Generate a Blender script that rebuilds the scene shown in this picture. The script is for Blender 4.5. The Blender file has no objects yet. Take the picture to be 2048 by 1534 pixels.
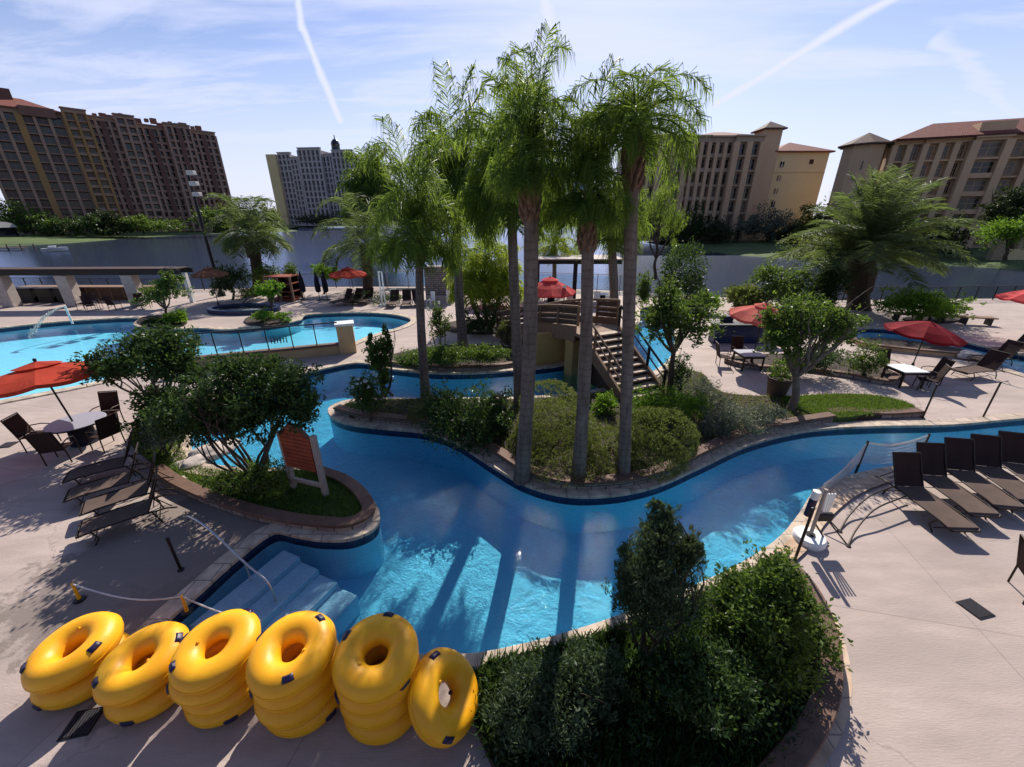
import bpy, bmesh, math, random
import numpy as np
from mathutils import Vector, Matrix, Euler, geometry
SC = bpy.context.scene; COL = SC.collection
R = math.radians
# ---------- camera model: the photograph is 2048 x 1534 ----------
F, HOR, CAMZ = 800.0, 430.0, 6.5
PITCH = math.atan((767-HOR)/F); CP, SP = math.cos(PITCH), math.sin(PITCH)
def ray(px, py):
    u, v = (px-1024)/F, (py-767)/F
    return Vector((u, CP-v*SP, -(SP+v*CP)))
def g(px, py, z=0.0):
    d = ray(px, py); t = (z-CAMZ)/d.z
    return Vector((d.x*t, d.y*t, z))
def at(px, py, Y):
    d = ray(px, py); t = Y/d.y
    return Vector((d.x*t, Y, CAMZ+d.z*t))
def pxm(px, py, Y):                       # metres per photo pixel at that distance
    return Y/ray(px, py).y/F
cam = bpy.data.cameras.new('camera'); co = bpy.data.objects.new('camera', cam); COL.objects.link(co)
co.location = (0, 0, CAMZ); co.rotation_euler = (R(90)-PITCH, 0, 0)
cam.sensor_width = 36; cam.lens = F/2048*36; cam.clip_end = 9000; cam.clip_start = 0.1
SC.camera = co

# ---------- object helpers ----------
def tag(o, label=None, cat=None, group=None, kind=None):
    if label: o['label'] = label
    if cat: o['category'] = cat
    if group: o['group'] = group
    if kind: o['kind'] = kind
    return o
def empty(name, loc, label, cat, group=None, rz=0.0):
    o = bpy.data.objects.new(name, None); COL.objects.link(o)
    o.location = loc; o.rotation_euler = (0, 0, rz); o.empty_display_size = .2
    return tag(o, label, cat, group)
def copy_tree(o, parent=None):
    c = o.copy(); COL.objects.link(c); c.parent = parent
    for ch in list(KIDS.get(o.name, [])):
        KIDS.setdefault(c.name, []).append(copy_tree(ch, c))
    return c
KIDS = {}
def dup(o, loc, rz, label, group=None):
    c = copy_tree(o); c.location = loc; c.rotation_euler = (0, 0, rz); c['label'] = label
    if group: c['group'] = group
    return c
class MB:
    def __init__(s): s.v = []; s.f = []; s.m = []
    def add(s, vs, fs, mi=0):
        b = len(s.v); s.v += [tuple(p) for p in vs]
        s.f += [tuple(i+b for i in f) for f in fs]; s.m += [mi]*len(fs); return s
    def box(s, c, sz, rot=None, mi=0, ch=0.0):
        hx, hy, hz = sz[0]/2, sz[1]/2, sz[2]/2
        if ch > 0:
            bm = bmesh.new(); bmesh.ops.create_cube(bm, size=1)
            for q in bm.verts: q.co = Vector((q.co.x*sz[0], q.co.y*sz[1], q.co.z*sz[2]))
            bmesh.ops.bevel(bm, geom=bm.edges[:], offset=ch, segments=2, profile=.5, affect='EDGES')
            bm.verts.index_update(); vs = [q.co.copy() for q in bm.verts]; fs = [[q.index for q in f.verts] for f in bm.faces]; bm.free()
        else:
            vs = [Vector((x, y, z)) for x in (-hx, hx) for y in (-hy, hy) for z in (-hz, hz)]
            fs = [(0,1,3,2),(4,6,7,5),(0,4,5,1),(2,3,7,6),(0,2,6,4),(1,5,7,3)]
        M = rot if rot is not None else Matrix.Identity(3)
        c = Vector(c)
        return s.add([M@p+c for p in vs], fs, mi)
    def tube(s, pts, rad, seg=8, mi=0, caps=True, closed=False):
        pts = [Vector(p) for p in pts]; n = len(pts)
        if not hasattr(rad, '__len__'): rad = [rad]*n
        vs = []; prev = None
        for i, p in enumerate(pts):
            if closed: t = pts[(i+1) % n]-pts[i-1]
            else: t = pts[min(i+1, n-1)]-pts[max(i-1, 0)]
            if t.length < 1e-9: t = Vector((0, 0, 1))
            t.normalize()
            if prev is None:
                a = t.orthogonal().normalized()
            else:
                a = prev-t*prev.dot(t)
                if a.length < 1e-6: a = t.orthogonal()
                a.normalize()
            prev = a; b = t.cross(a)
            for k in range(seg):
                th = 2*math.pi*k/seg
                vs.append(p+(a*math.cos(th)+b*math.sin(th))*rad[i])
        fs = []
        for i in range(n if closed else n-1):
            j = (i+1) % n
            for k in range(seg):
                l = (k+1) % seg
                fs.append((i*seg+k, i*seg+l, j*seg+l, j*seg+k))
        if caps and not closed:
            fs.append(tuple(range(seg-1, -1, -1))); fs.append(tuple((n-1)*seg+k for k in range(seg)))
        return s.add(vs, fs, mi)
    def lathe(s, prof, seg=24, c=(0,0,0), mi=0, sx=1, sy=1):
        c = Vector(c); vs = []
        for r, z in prof:
            for k in range(seg):
                th = 2*math.pi*k/seg; vs.append(Vector((r*math.cos(th)*sx, r*math.sin(th)*sy, z))+c)
        fs = []
        for i in range(len(prof)-1):
            for k in range(seg):
                l = (k+1) % seg; fs.append((i*seg+k, i*seg+l, (i+1)*seg+l, (i+1)*seg+k))
        if prof[0][0] > 1e-4: fs.append(tuple(range(seg-1, -1, -1)))
        if prof[-1][0] > 1e-4: fs.append(tuple((len(prof)-1)*seg+k for k in range(seg)))
        return s.add(vs, fs, mi)
    def sweep(s, path, prof, closed=False, mi=0):
        """profile (offset to the left of the path, height) carried along a ground path"""
        n = len(path); vs = []
        for i in range(n):
            a = path[i-1] if (closed or i > 0) else path[i]; b = path[(i+1) % n] if (closed or i < n-1) else path[i]
            t = (b-a); t.z = 0; t.normalize(); nrm = Vector((-t.y, t.x, 0))
            for o, h in prof: vs.append(path[i]+nrm*o+Vector((0, 0, h)))
        m = len(prof); fs = []
        for i in range(n if closed else n-1):
            j = (i+1) % n
            for k in range(m):
                l = (k+1) % m; fs.append((i*m+k, j*m+k, j*m+l, i*m+l))
        if not closed:
            fs.append(tuple(range(m))); fs.append(tuple((n-1)*m+k for k in range(m-1, -1, -1)))
        return s.add(vs, fs, mi)
    def build(s, name, mats, parent=None, origin=None, smooth=False, local=True):
        """local: coordinates already relative to the parent; otherwise world"""
        me = bpy.data.meshes.new(name)
        off = Vector((0, 0, 0))
        if origin is not None: off = Vector(origin)
        elif parent is not None and not local: off = parent.location.copy()
        me.from_pydata([(p[0]-off.x, p[1]-off.y, p[2]-off.z) for p in s.v], [], s.f)
        if not isinstance(mats, (list, tuple)): mats = [mats]
        for m in mats: me.materials.append(m)
        me.polygons.foreach_set('material_index', s.m)
        if smooth: me.polygons.foreach_set('use_smooth', [True]*len(s.f))
        me.update()
        o = bpy.data.objects.new(name, me); COL.objects.link(o)
        if parent is not None:
            o.parent = parent; KIDS.setdefault(parent.name, []).append(o)
        elif origin is not None: o.location = off
        if smooth and hasattr(me, 'set_sharp_from_angle'): me.set_sharp_from_angle(angle=R(50))
        return o
def build_np(name, V, Q, mat, parent=None, off=(0,0,0)):
    me = bpy.data.meshes.new(name); V = (np.asarray(V, dtype=np.float32)-np.array(off, dtype=np.float32)); Q = np.asarray(Q, dtype=np.int32)
    k = Q.shape[1]
    me.vertices.add(len(V)); me.vertices.foreach_set('co', V.ravel())
    me.loops.add(Q.size); me.loops.foreach_set('vertex_index', Q.ravel())
    me.polygons.add(len(Q)); me.polygons.foreach_set('loop_start', np.arange(0, Q.size, k, dtype=np.int32))
    me.update(calc_edges=True); me.validate()
    me.materials.append(mat)
    o = bpy.data.objects.new(name, me); COL.objects.link(o)
    if parent is not None: o.parent = parent; KIDS.setdefault(parent.name, []).append(o)
    return o
def spline(pts, closed=True, sub=6):
    pts = [Vector(p) for p in pts]; n = len(pts); out = []
    for i in range(n if closed else n-1):
        p0 = pts[(i-1) % n] if (closed or i > 0) else pts[i]; p1 = pts[i]; p2 = pts[(i+1) % n]
        p3 = pts[(i+2) % n] if (closed or i+2 < n) else pts[(i+1) % n]
        d1 = max((p1-p0).length, 1e-4)**.5; d2 = max((p2-p1).length, 1e-4)**.5; d3 = max((p3-p2).length, 1e-4)**.5
        m1 = (p2-p1) if d1 < .02 else (p1-p0)/d1-(p2-p0)/(d1+d2)+(p2-p1)/d2; m2 = (p2-p1) if d3 < .02 else (p2-p1)/d2-(p3-p1)/(d2+d3)+(p3-p2)/d3
        if d1 >= .02: m1 = m1*d2
        if d3 >= .02: m2 = m2*d2
        for k in range(sub):
            t = k/sub; t2 = t*t; t3 = t2*t
            out.append(p1*(2*t3-3*t2+1)+m1*(t3-2*t2+t)+p2*(-2*t3+3*t2)+m2*(t3-t2))
    if not closed: out.append(pts[-1])
    return out
def offset(path, d, closed=True):
    n = len(path); out = []
    for i in range(n):
        a = path[i-1] if (closed or i > 0) else path[i]; b = path[(i+1) % n] if (closed or i < n-1) else path[i]
        t = b-a; t.z = 0
        if t.length < 1e-6: t = Vector((1, 0, 0))
        t.normalize(); out.append(path[i]+Vector((-t.y, t.x, 0))*d)
    return out
def area(path): return .5*sum(path[i-1].x*path[i].y-path[i].x*path[i-1].y for i in range(len(path)))
def ccw(path): return path if area(path) > 0 else path[::-1]
def inside(p, poly):
    c = False; n = len(poly); x, y = p[0], p[1]
    for i in range(n):
        a, b = poly[i-1], poly[i]
        if (a[1] > y) != (b[1] > y) and x < (b[0]-a[0])*(y-a[1])/(b[1]-a[1])+a[0]: c = not c
    return c
def sheet(outer, holes=(), z=0.0, mb=None, extra=()):
    vs = []; es = []
    for loop in (outer, *holes):
        b = len(vs); n = len(loop); vs += [Vector((p[0], p[1])) for p in loop]; es += [(b+i, b+(i+1) % n) for i in range(n)]
    vs += [Vector((p[0], p[1])) for p in extra]
    v2, e2, f2, *_ = geometry.delaunay_2d_cdt(vs, es, [], 0, 1e-5)
    fs = []
    for f in f2:
        cx = sum(v2[i][0] for i in f)/len(f); cy = sum(v2[i][1] for i in f)/len(f)
        if inside((cx, cy), outer) and not any(inside((cx, cy), h) for h in holes): fs.append(tuple(f))
    mb = mb or MB()
    zz = z if callable(z) else (lambda x, y: z)
    return mb.add([(p[0], p[1], zz(p[0], p[1])) for p in v2], fs)

# ---------- materials ----------
def newmat(name):
    m = bpy.data.materials.new(name); m.use_nodes = True; nt = m.node_tree; nt.nodes.clear()
    out = nt.nodes.new('ShaderNodeOutputMaterial'); return m, nt, out
def N(nt, t, **kw):
    n = nt.nodes.new(t)
    for k, v in kw.items():
        if k in n.inputs: n.inputs[k].default_value = v
        else: setattr(n, k, v)
    return n
def L(nt, a, b): nt.links.new(a, b)
def ramp(nt, stops):
    r = N(nt, 'ShaderNodeValToRGB'); e = r.color_ramp.elements
    while len(e) < len(stops): e.new(.5)
    for i, (p, c) in enumerate(stops): e[i].position = p; e[i].color = (*c, 1) if len(c) == 3 else c
    return r
def mulc(c, k): return tuple(min(1, x*k) for x in c)
def surf(name, col, rough=.7, var=.25, scale=3.0, bump=.0, bscale=40., metal=0., spec=.4, stain=0., stretch=(1,1,1), stainscale=.5, cold=None, wet=(), joints=0):
    m, nt, out = newmat(name); p = N(nt, 'ShaderNodeBsdfPrincipled', Roughness=rough, Metallic=metal)
    p.inputs['Specular IOR Level'].default_value = spec
    tc = N(nt, 'ShaderNodeTexCoord'); mp = N(nt, 'ShaderNodeMapping'); mp.inputs['Scale'].default_value = stretch
    L(nt, tc.outputs['Object'], mp.inputs['Vector'])
    n1 = N(nt, 'ShaderNodeTexNoise', Scale=scale, Detail=7., Roughness=.65); L(nt, mp.outputs[0], n1.inputs['Vector'])
    r = ramp(nt, [(.3, mulc(col, 1-var)), (.7, mulc(col, 1+var))]); L(nt, n1.outputs['Fac'], r.inputs[0])
    cur = r.outputs[0]
    if stain:
        n2 = N(nt, 'ShaderNodeTexNoise', Scale=stainscale, Detail=5., Roughness=.6, Distortion=.6); L(nt, mp.outputs[0], n2.inputs['Vector'])
        r2 = ramp(nt, [(.42, (0,0,0)), (.68, (1,1,1))]); L(nt, n2.outputs['Fac'], r2.inputs[0])
        mx = N(nt, 'ShaderNodeMix', data_type='RGBA'); mx.inputs['B'].default_value = (*(cold or mulc(col, .6)), 1)
        ml = N(nt, 'ShaderNodeMath', operation='MULTIPLY'); ml.inputs[1].default_value = stain
        L(nt, r2.outputs[0], ml.inputs[0]); L(nt, ml.outputs[0], mx.inputs['Factor'])
        L(nt, cur, mx.inputs['A']); cur = mx.outputs['Result']
    if joints:                  # saw-cut joints and hairline cracks
        mj = N(nt, 'ShaderNodeMapping'); mj.inputs['Rotation'].default_value = (0, 0, .21); L(nt, tc.outputs['Object'], mj.inputs['Vector'])
        bj = N(nt, 'ShaderNodeTexBrick', Scale=1.0); bj.offset = 0.0; bj.inputs['Color1'].default_value = (1,1,1,1); bj.inputs['Color2'].default_value = (.93,.93,.94,1); bj.inputs['Mortar'].default_value = (joints,)*3+(1,)
        bj.inputs['Mortar Size'].default_value = .010; bj.inputs['Brick Width'].default_value = 3.4; bj.inputs['Row Height'].default_value = 3.1; L(nt, mj.outputs[0], bj.inputs['Vector'])
        vo = N(nt, 'ShaderNodeTexVoronoi', feature='DISTANCE_TO_EDGE', Scale=.22); nd = N(nt, 'ShaderNodeTexNoise', Scale=1.1, Detail=6.); L(nt, tc.outputs['Object'], nd.inputs['Vector'])
        av = N(nt, 'ShaderNodeVectorMath', operation='MULTIPLY_ADD'); av.inputs[1].default_value = (1.2,1.2,0); L(nt, nd.outputs['Color'], av.inputs[0]); L(nt, tc.outputs['Object'], av.inputs[2]); L(nt, av.outputs[0], vo.inputs['Vector'])
        rv = ramp(nt, [(.0, (.72,.70,.70)), (.0035, (1,1,1))]); L(nt, vo.outputs['Distance'], rv.inputs[0])
        for src in (bj.outputs['Color'], rv.outputs[0]):
            mm = N(nt, 'ShaderNodeMix', data_type='RGBA', blend_type='MULTIPLY'); mm.inputs['Factor'].default_value = 1; L(nt, cur, mm.inputs['A']); L(nt, src, mm.inputs['B']); cur = mm.outputs['Result']
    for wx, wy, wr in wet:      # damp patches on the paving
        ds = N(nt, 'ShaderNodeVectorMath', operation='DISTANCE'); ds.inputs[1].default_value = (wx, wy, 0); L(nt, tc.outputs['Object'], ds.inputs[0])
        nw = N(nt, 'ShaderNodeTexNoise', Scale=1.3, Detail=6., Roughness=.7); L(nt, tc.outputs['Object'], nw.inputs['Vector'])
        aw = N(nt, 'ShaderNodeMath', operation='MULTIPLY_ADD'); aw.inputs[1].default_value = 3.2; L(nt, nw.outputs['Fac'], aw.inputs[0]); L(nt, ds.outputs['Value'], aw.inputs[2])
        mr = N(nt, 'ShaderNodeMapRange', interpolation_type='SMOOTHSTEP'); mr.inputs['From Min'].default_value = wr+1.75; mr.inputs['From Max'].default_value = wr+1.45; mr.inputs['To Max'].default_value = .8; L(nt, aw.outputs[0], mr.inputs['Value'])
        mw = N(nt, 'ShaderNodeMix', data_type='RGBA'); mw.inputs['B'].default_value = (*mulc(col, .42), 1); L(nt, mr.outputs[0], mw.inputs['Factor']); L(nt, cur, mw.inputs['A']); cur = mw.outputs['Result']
    L(nt, cur, p.inputs['Base Color'])
    if bump:
        n3 = N(nt, 'ShaderNodeTexNoise', Scale=bscale, Detail=4.); L(nt, mp.outputs[0], n3.inputs['Vector'])
        b = N(nt, 'ShaderNodeBump', Strength=bump, Distance=.02); L(nt, n3.outputs['Fac'], b.inputs['Height']); L(nt, b.outputs[0], p.inputs['Normal'])
    L(nt, p.outputs[0], out.inputs[0]); return m
def leafmat(name, dark, light, trans, tf=.45, rough=.5):
    m, nt, out = newmat(name); ge = N(nt, 'ShaderNodeNewGeometry')
    r = ramp(nt, [(0, dark), (.75, light), (1, mulc(light, 1.35))]); L(nt, ge.outputs['Random Per Island'], r.inputs[0])
    p = N(nt, 'ShaderNodeBsdfPrincipled', Roughness=rough); p.inputs['Specular IOR Level'].default_value = .18
    L(nt, r.outputs[0], p.inputs['Base Color'])
    t = N(nt, 'ShaderNodeBsdfTranslucent'); r2 = ramp(nt, [(0, mulc(trans, .6)), (1, trans)]); L(nt, ge.outputs['Random Per Island'], r2.inputs[0])
    L(nt, r2.outputs[0], t.inputs['Color'])
    mx = N(nt, 'ShaderNodeMixShader', Fac=tf); L(nt, p.outputs[0], mx.inputs[1]); L(nt, t.outputs[0], mx.inputs[2])
    L(nt, mx.outputs[0], out.inputs[0]); return m
def fabric(name, col, trans=.35, weave=300.):
    m, nt, out = newmat(name); tc = N(nt, 'ShaderNodeTexCoord')
    n1 = N(nt, 'ShaderNodeTexNoise', Scale=2.5, Detail=6.); L(nt, tc.outputs['Object'], n1.inputs['Vector'])
    r = ramp(nt, [(.3, mulc(col, .78)), (.7, mulc(col, 1.15))]); L(nt, n1.outputs['Fac'], r.inputs[0])
    p = N(nt, 'ShaderNodeBsdfPrincipled', Roughness=.85); p.inputs['Specular IOR Level'].default_value = .15; L(nt, r.outputs[0], p.inputs['Base Color'])
    n2 = N(nt, 'ShaderNodeTexNoise', Scale=weave); L(nt, tc.outputs['Object'], n2.inputs['Vector'])
    b = N(nt, 'ShaderNodeBump', Strength=.25, Distance=.004); L(nt, n2.outputs['Fac'], b.inputs['Height']); L(nt, b.outputs[0], p.inputs['Normal'])
    t = N(nt, 'ShaderNodeBsdfTranslucent'); L(nt, r.outputs[0], t.inputs['Color'])
    mx = N(nt, 'ShaderNodeMixShader', Fac=trans); L(nt, p.outputs[0], mx.inputs[1]); L(nt, t.outputs[0], mx.inputs[2]); L(nt, mx.outputs[0], out.inputs[0]); return m
def brickmat(name, c1, c2, mortar, w, h, ms=.012, rough=.8, bump=.5, axis='XY', rot=0.0, var=.3):
    m, nt, out = newmat(name); tc = N(nt, 'ShaderNodeTexCoord'); mp = N(nt, 'ShaderNodeMapping')
    if axis == 'XZ': mp.inputs['Rotation'].default_value = (R(90), 0, rot)
    else: mp.inputs['Rotation'].default_value = (0, 0, rot)
    L(nt, tc.outputs['Object'], mp.inputs['Vector'])
    br = N(nt, 'ShaderNodeTexBrick', Scale=1.0); br.inputs['Color1'].default_value = (*c1, 1); br.inputs['Color2'].default_value = (*c2, 1); br.inputs['Mortar'].default_value = (*mortar, 1)
    br.inputs['Mortar Size'].default_value = ms; br.inputs['Brick Width'].default_value = w; br.inputs['Row Height'].default_value = h; L(nt, mp.outputs[0], br.inputs['Vector'])
    n1 = N(nt, 'ShaderNodeTexNoise', Scale=4., Detail=6.); L(nt, tc.outputs['Object'], n1.inputs['Vector'])
    r = ramp(nt, [(.3, (1-var,)*3), (.7, (1+var,)*3)]); L(nt, n1.outputs['Fac'], r.inputs[0])
    mx = N(nt, 'ShaderNodeMix', data_type='RGBA', blend_type='MULTIPLY'); mx.inputs['Factor'].default_value = 1
    L(nt, br.outputs['Color'], mx.inputs['A']); L(nt, r.outputs[0], mx.inputs['B'])
    p = N(nt, 'ShaderNodeBsdfPrincipled', Roughness=rough); p.inputs['Specular IOR Level'].default_value = .3; L(nt, mx.outputs['Result'], p.inputs['Base Color'])
    b = N(nt, 'ShaderNodeBump', Strength=bump, Distance=.01, invert=True); L(nt, br.outputs['Fac'], b.inputs['Height']); L(nt, b.outputs[0], p.inputs['Normal'])
    L(nt, p.outputs[0], out.inputs[0]); return m
def watermat(name, tint, s1, s2, strength, rough=.03, opaque=None, stretch=(1,1,1), ior=1.33, spec=1.0, absorb=0, fine=.35, gcol=(1,1,1)):
    m, nt, out = newmat(name); tc = N(nt, 'ShaderNodeTexCoord'); mp = N(nt, 'ShaderNodeMapping'); mp.inputs['Scale'].default_value = stretch
    L(nt, tc.outputs['Object'], mp.inputs['Vector'])
    n1 = N(nt, 'ShaderNodeTexNoise', Scale=s1, Detail=3., Distortion=.8); n2 = N(nt, 'ShaderNodeTexNoise', Scale=s2, Detail=5., Roughness=.6, Distortion=.4)
    L(nt, mp.outputs[0], n1.inputs['Vector']); L(nt, mp.outputs[0], n2.inputs['Vector'])
    ad = N(nt, 'ShaderNodeMath', operation='MULTIPLY_ADD'); ad.inputs[1].default_value = fine; L(nt, n2.outputs['Fac'], ad.inputs[0]); L(nt, n1.outputs['Fac'], ad.inputs[2])
    b = N(nt, 'ShaderNodeBump', Strength=1., Distance=strength); L(nt, ad.outputs[0], b.inputs['Height'])
    fr = N(nt, 'ShaderNodeFresnel', IOR=ior); L(nt, b.outputs[0], fr.inputs['Normal'])
    gl = N(nt, 'ShaderNodeBsdfGlossy', Roughness=rough); L(nt, b.outputs[0], gl.inputs['Normal'])
    gl.inputs['Color'].default_value = (*gcol, 1)
    if opaque:
        tr = N(nt, 'ShaderNodeBsdfDiffuse'); tr.inputs['Color'].default_value = (*opaque, 1)
    else:
        tr = N(nt, 'ShaderNodeBsdfTransparent'); tr.inputs['Color'].default_value = (*tint, 1)
    mx = N(nt, 'ShaderNodeMixShader'); L(nt, fr.outputs[0], mx.inputs[0]); L(nt, tr.outputs[0], mx.inputs[1]); L(nt, gl.outputs[0], mx.inputs[2])
    if absorb:
        va = N(nt, 'ShaderNodeVolumeAbsorption', Density=absorb); va.inputs['Color'].default_value = (.10,.80,.965,1); L(nt, va.outputs[0], out.inputs['Volume'])
    L(nt, mx.outputs[0], out.inputs[0]); return m
def glassmat(name, tint=(.8,.9,.9), spec=.12):
    m, nt, out = newmat(name); tr = N(nt, 'ShaderNodeBsdfTransparent'); tr.inputs['Color'].default_value = (*tint, 1)
    gl = N(nt, 'ShaderNodeBsdfGlossy', Roughness=.02); fr = N(nt, 'ShaderNodeFresnel', IOR=1.5)
    mx = N(nt, 'ShaderNodeMixShader'); L(nt, fr.outputs[0], mx.inputs[0]); L(nt, tr.outputs[0], mx.inputs[1]); L(nt, gl.outputs[0], mx.inputs[2]); L(nt, mx.outputs[0], out.inputs[0]); return m
M = {}
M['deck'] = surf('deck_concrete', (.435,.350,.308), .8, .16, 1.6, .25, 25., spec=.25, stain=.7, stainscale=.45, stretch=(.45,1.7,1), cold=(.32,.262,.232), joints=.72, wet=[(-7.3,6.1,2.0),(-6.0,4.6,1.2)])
M['coping'] = brickmat('stone_coping', (.50,.41,.31), (.42,.33,.26), (.2,.17,.14), .55, .4, .012, .75, .4)
M['coping_pink'] = brickmat('terracotta_coping', (.52,.34,.22), (.50,.38,.28), (.25,.2,.16), .5, .45, .012, .75, .4)
M['tile'] = brickmat('navy_tile', (.008,.02,.07), (.012,.03,.1), (.03,.05,.09), .12, .12, .008, .25, .3, 'XZ', var=.2)
M['plaster'] = surf('pool_plaster', (.38,.82,.99), .6, .08, .7, spec=.2, stain=.25, stainscale=.5, cold=(.29,.73,.96))
M['plaster_pale'] = surf('pale_plaster', (.48,.86,.99), .6, .08, .7, spec=.2, stain=.25, stainscale=.5, cold=(.42,.80,.95))
M['step_plaster'] = surf('step_plaster', (.52,.78,.95), .6, .07, 2.)
M['water'] = watermat('pool_water', (1,1,1), 2.6, 22., .055, .045, absorb=.42, fine=.62, ior=1.29)
M['water2'] = watermat('still_pool_water', (1,1,1), 2.2, 8., .014, .05, absorb=.30, ior=1.22)
M['lake'] = watermat('lake_water', None, 1.4, 5.0, .035, .16, opaque=(.012,.021,.042), stretch=(.9,1.1,1), gcol=(.66,.73,.95))
M['soil'] = surf('mulch', (.045,.032,.024), .95, .5, 30., .8, 60.)
M['grassland'] = surf('far_lawn', (.085,.125,.035), .95, .35, .15, 0, stain=.5, stainscale=.03, cold=(.05,.075,.025))
M['lawn'] = surf('lawn_soil', (.05,.085,.02), .95, .4, 14.)
M['cap'] = surf('wood_brown_cap', (.12,.062,.040), .75, .35, 5., .4, 30., stain=.5, cold=(.2,.13,.1))
M['wall_stone'] = brickmat('ledge_stone', (.33,.28,.25), (.24,.2,.18), (.09,.08,.07), .38, .16, .02, .85, .7, 'XZ')
M['tan'] = surf('tan_stucco', (.50,.36,.20), .85, .12, 2., .15, 60., stain=.3)
M['ochre'] = surf('ochre_stucco', (.44,.27,.10), .85, .12, 2., .15, 60.)
M['cream'] = surf('cream_stucco', (.66,.56,.38), .85, .08, .5, .1, 30., stain=.25, stainscale=.15)
M['stonepale'] = surf('pale_stone', (.50,.43,.38), .85, .2, 4., .5, 20., stain=.4)
M['trunk'] = surf('palm_trunk', (.205,.165,.15), .9, .25, 5., .35, 14., stretch=(1,1,3), stain=.55, stainscale=1.6, cold=(.115,.09,.075))
def trunkmat():
    m, nt, out = newmat('palm_trunk'); tc = N(nt, 'ShaderNodeTexCoord'); p = N(nt, 'ShaderNodeBsdfPrincipled', Roughness=.9); p.inputs['Specular IOR Level'].default_value = .2
    wv = N(nt, 'ShaderNodeTexWave', wave_type='BANDS', bands_direction='Z', Scale=1.7, Distortion=5., Detail=4.); wv.inputs['Detail Scale'].default_value = 2.; L(nt, tc.outputs['Object'], wv.inputs['Vector'])
    mp = N(nt, 'ShaderNodeMapping'); mp.inputs['Scale'].default_value = (5, 5, .8); L(nt, tc.outputs['Object'], mp.inputs['Vector']); n1 = N(nt, 'ShaderNodeTexNoise', Scale=1.4, Detail=7., Roughness=.7); L(nt, mp.outputs[0], n1.inputs['Vector'])
    r1 = ramp(nt, [(.3, (.085,.066,.055)), (.55, (.17,.135,.115)), (.75, (.24,.20,.175))]); L(nt, n1.outputs['Fac'], r1.inputs[0]); r2 = ramp(nt, [(0, (.78,.77,.76)), (.3, (1,1,1))]); L(nt, wv.outputs['Fac'], r2.inputs[0])
    mx = N(nt, 'ShaderNodeMix', data_type='RGBA', blend_type='MULTIPLY'); mx.inputs['Factor'].default_value = 1; L(nt, r1.outputs[0], mx.inputs['A']); L(nt, r2.outputs[0], mx.inputs['B']); L(nt, mx.outputs['Result'], p.inputs['Base Color'])
    b = N(nt, 'ShaderNodeBump', Strength=.22, Distance=.02); L(nt, wv.outputs['Fac'], b.inputs['Height']); L(nt, b.outputs[0], p.inputs['Normal']); L(nt, p.outputs[0], out.inputs[0]); return m
M['trunk'] = trunkmat()
M['boots_dark'] = surf('shaggy_boots', (.06,.042,.028), .95, .5, 8., .8, 20.)
M['boots'] = surf('palm_boots', (.16,.095,.06), .95, .5, 14., .8, 30.)
M['bark'] = surf('bark', (.075,.055,.042), .95, .4, 9., .8, 30.)
M['bark_lichen'] = surf('bark_grey', (.15,.12,.095), .95, .4, 9., .8, 30.)
M['frond'] = leafmat('queen_frond', (.028,.058,.012), (.085,.145,.028), (.29,.42,.05), .5)
M['frond_y'] = leafmat('yellow_frond', (.06,.10,.012), (.17,.25,.03), (.50,.60,.06), .55)
M['frond_g'] = leafmat('date_frond', (.04,.06,.03), (.09,.125,.05), (.22,.3,.07), .45)
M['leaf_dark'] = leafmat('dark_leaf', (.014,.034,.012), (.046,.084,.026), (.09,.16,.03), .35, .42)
M['leaf_mid'] = leafmat('mid_leaf', (.026,.055,.014), (.078,.125,.030), (.18,.28,.04), .42, .42)
M['leaf_bright'] = leafmat('bright_leaf', (.04,.10,.012), (.10,.20,.025), (.24,.42,.035), .5)
M['leaf_olive'] = leafmat('olive_leaf', (.048,.062,.016), (.135,.15,.042), (.22,.28,.05), .4)
M['leaf_grey'] = leafmat('grey_leaf', (.05,.065,.05), (.17,.19,.15), (.18,.22,.12), .35)
M['leaf_cedar'] = leafmat('cedar_leaf', (.024,.046,.024), (.066,.098,.048), (.11,.16,.05), .3)
M['leaf_far'] = leafmat('far_leaf', (.02,.032,.014), (.05,.07,.028), (.07,.10,.03), .3)
M['flower'] = leafmat('white_flower', (.6,.6,.55), (.8,.8,.75), (.6,.6,.55), .3)
M['grass'] = leafmat('grass_blade', (.03,.07,.012), (.075,.13,.025), (.18,.28,.035), .45)
M['yellow'] = None
M['navy'] = surf('navy_strap', (.012,.008,.045), .45, .3, 20.)
M['orange'] = fabric('orange_canvas', (.50,.060,.032), .32)
M['salmon'] = fabric('salmon_canvas', (.66,.16,.13), .4)
M['coral'] = fabric('coral_canvas', (.72,.10,.10), .4)
M['crimson'] = fabric('crimson_canvas', (.22,.008,.016), .25)
M['brownfab'] = fabric('brown_canvas', (.22,.10,.06), .3)
M['darkfab'] = fabric('dark_canvas', (.02,.02,.03), .1)
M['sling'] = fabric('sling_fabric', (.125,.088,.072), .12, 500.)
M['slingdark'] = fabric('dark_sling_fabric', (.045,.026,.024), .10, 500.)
M['white_fab'] = fabric('white_towel', (.75,.73,.72), .2)
M['bronze'] = surf('bronze_metal', (.030,.020,.016), .45, .3, 8., metal=.5)
M['black'] = surf('black_metal', (.012,.012,.014), .5, .3, 8., metal=.3)
M['darkwood'] = surf('dark_wood', (.07,.038,.026), .7, .4, 6., .4, 30., stretch=(1,8,1))
M['redwood'] = brickmat('red_plank', (.30,.062,.028), (.24,.05,.024), (.05,.014,.01), 1.6, .105, .008, .6, .6, 'XZ', var=.25)
M['greywood'] = surf('weathered_post', (.36,.30,.26), .85, .25, 5., .4, 30., stretch=(6,6,1))
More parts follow.
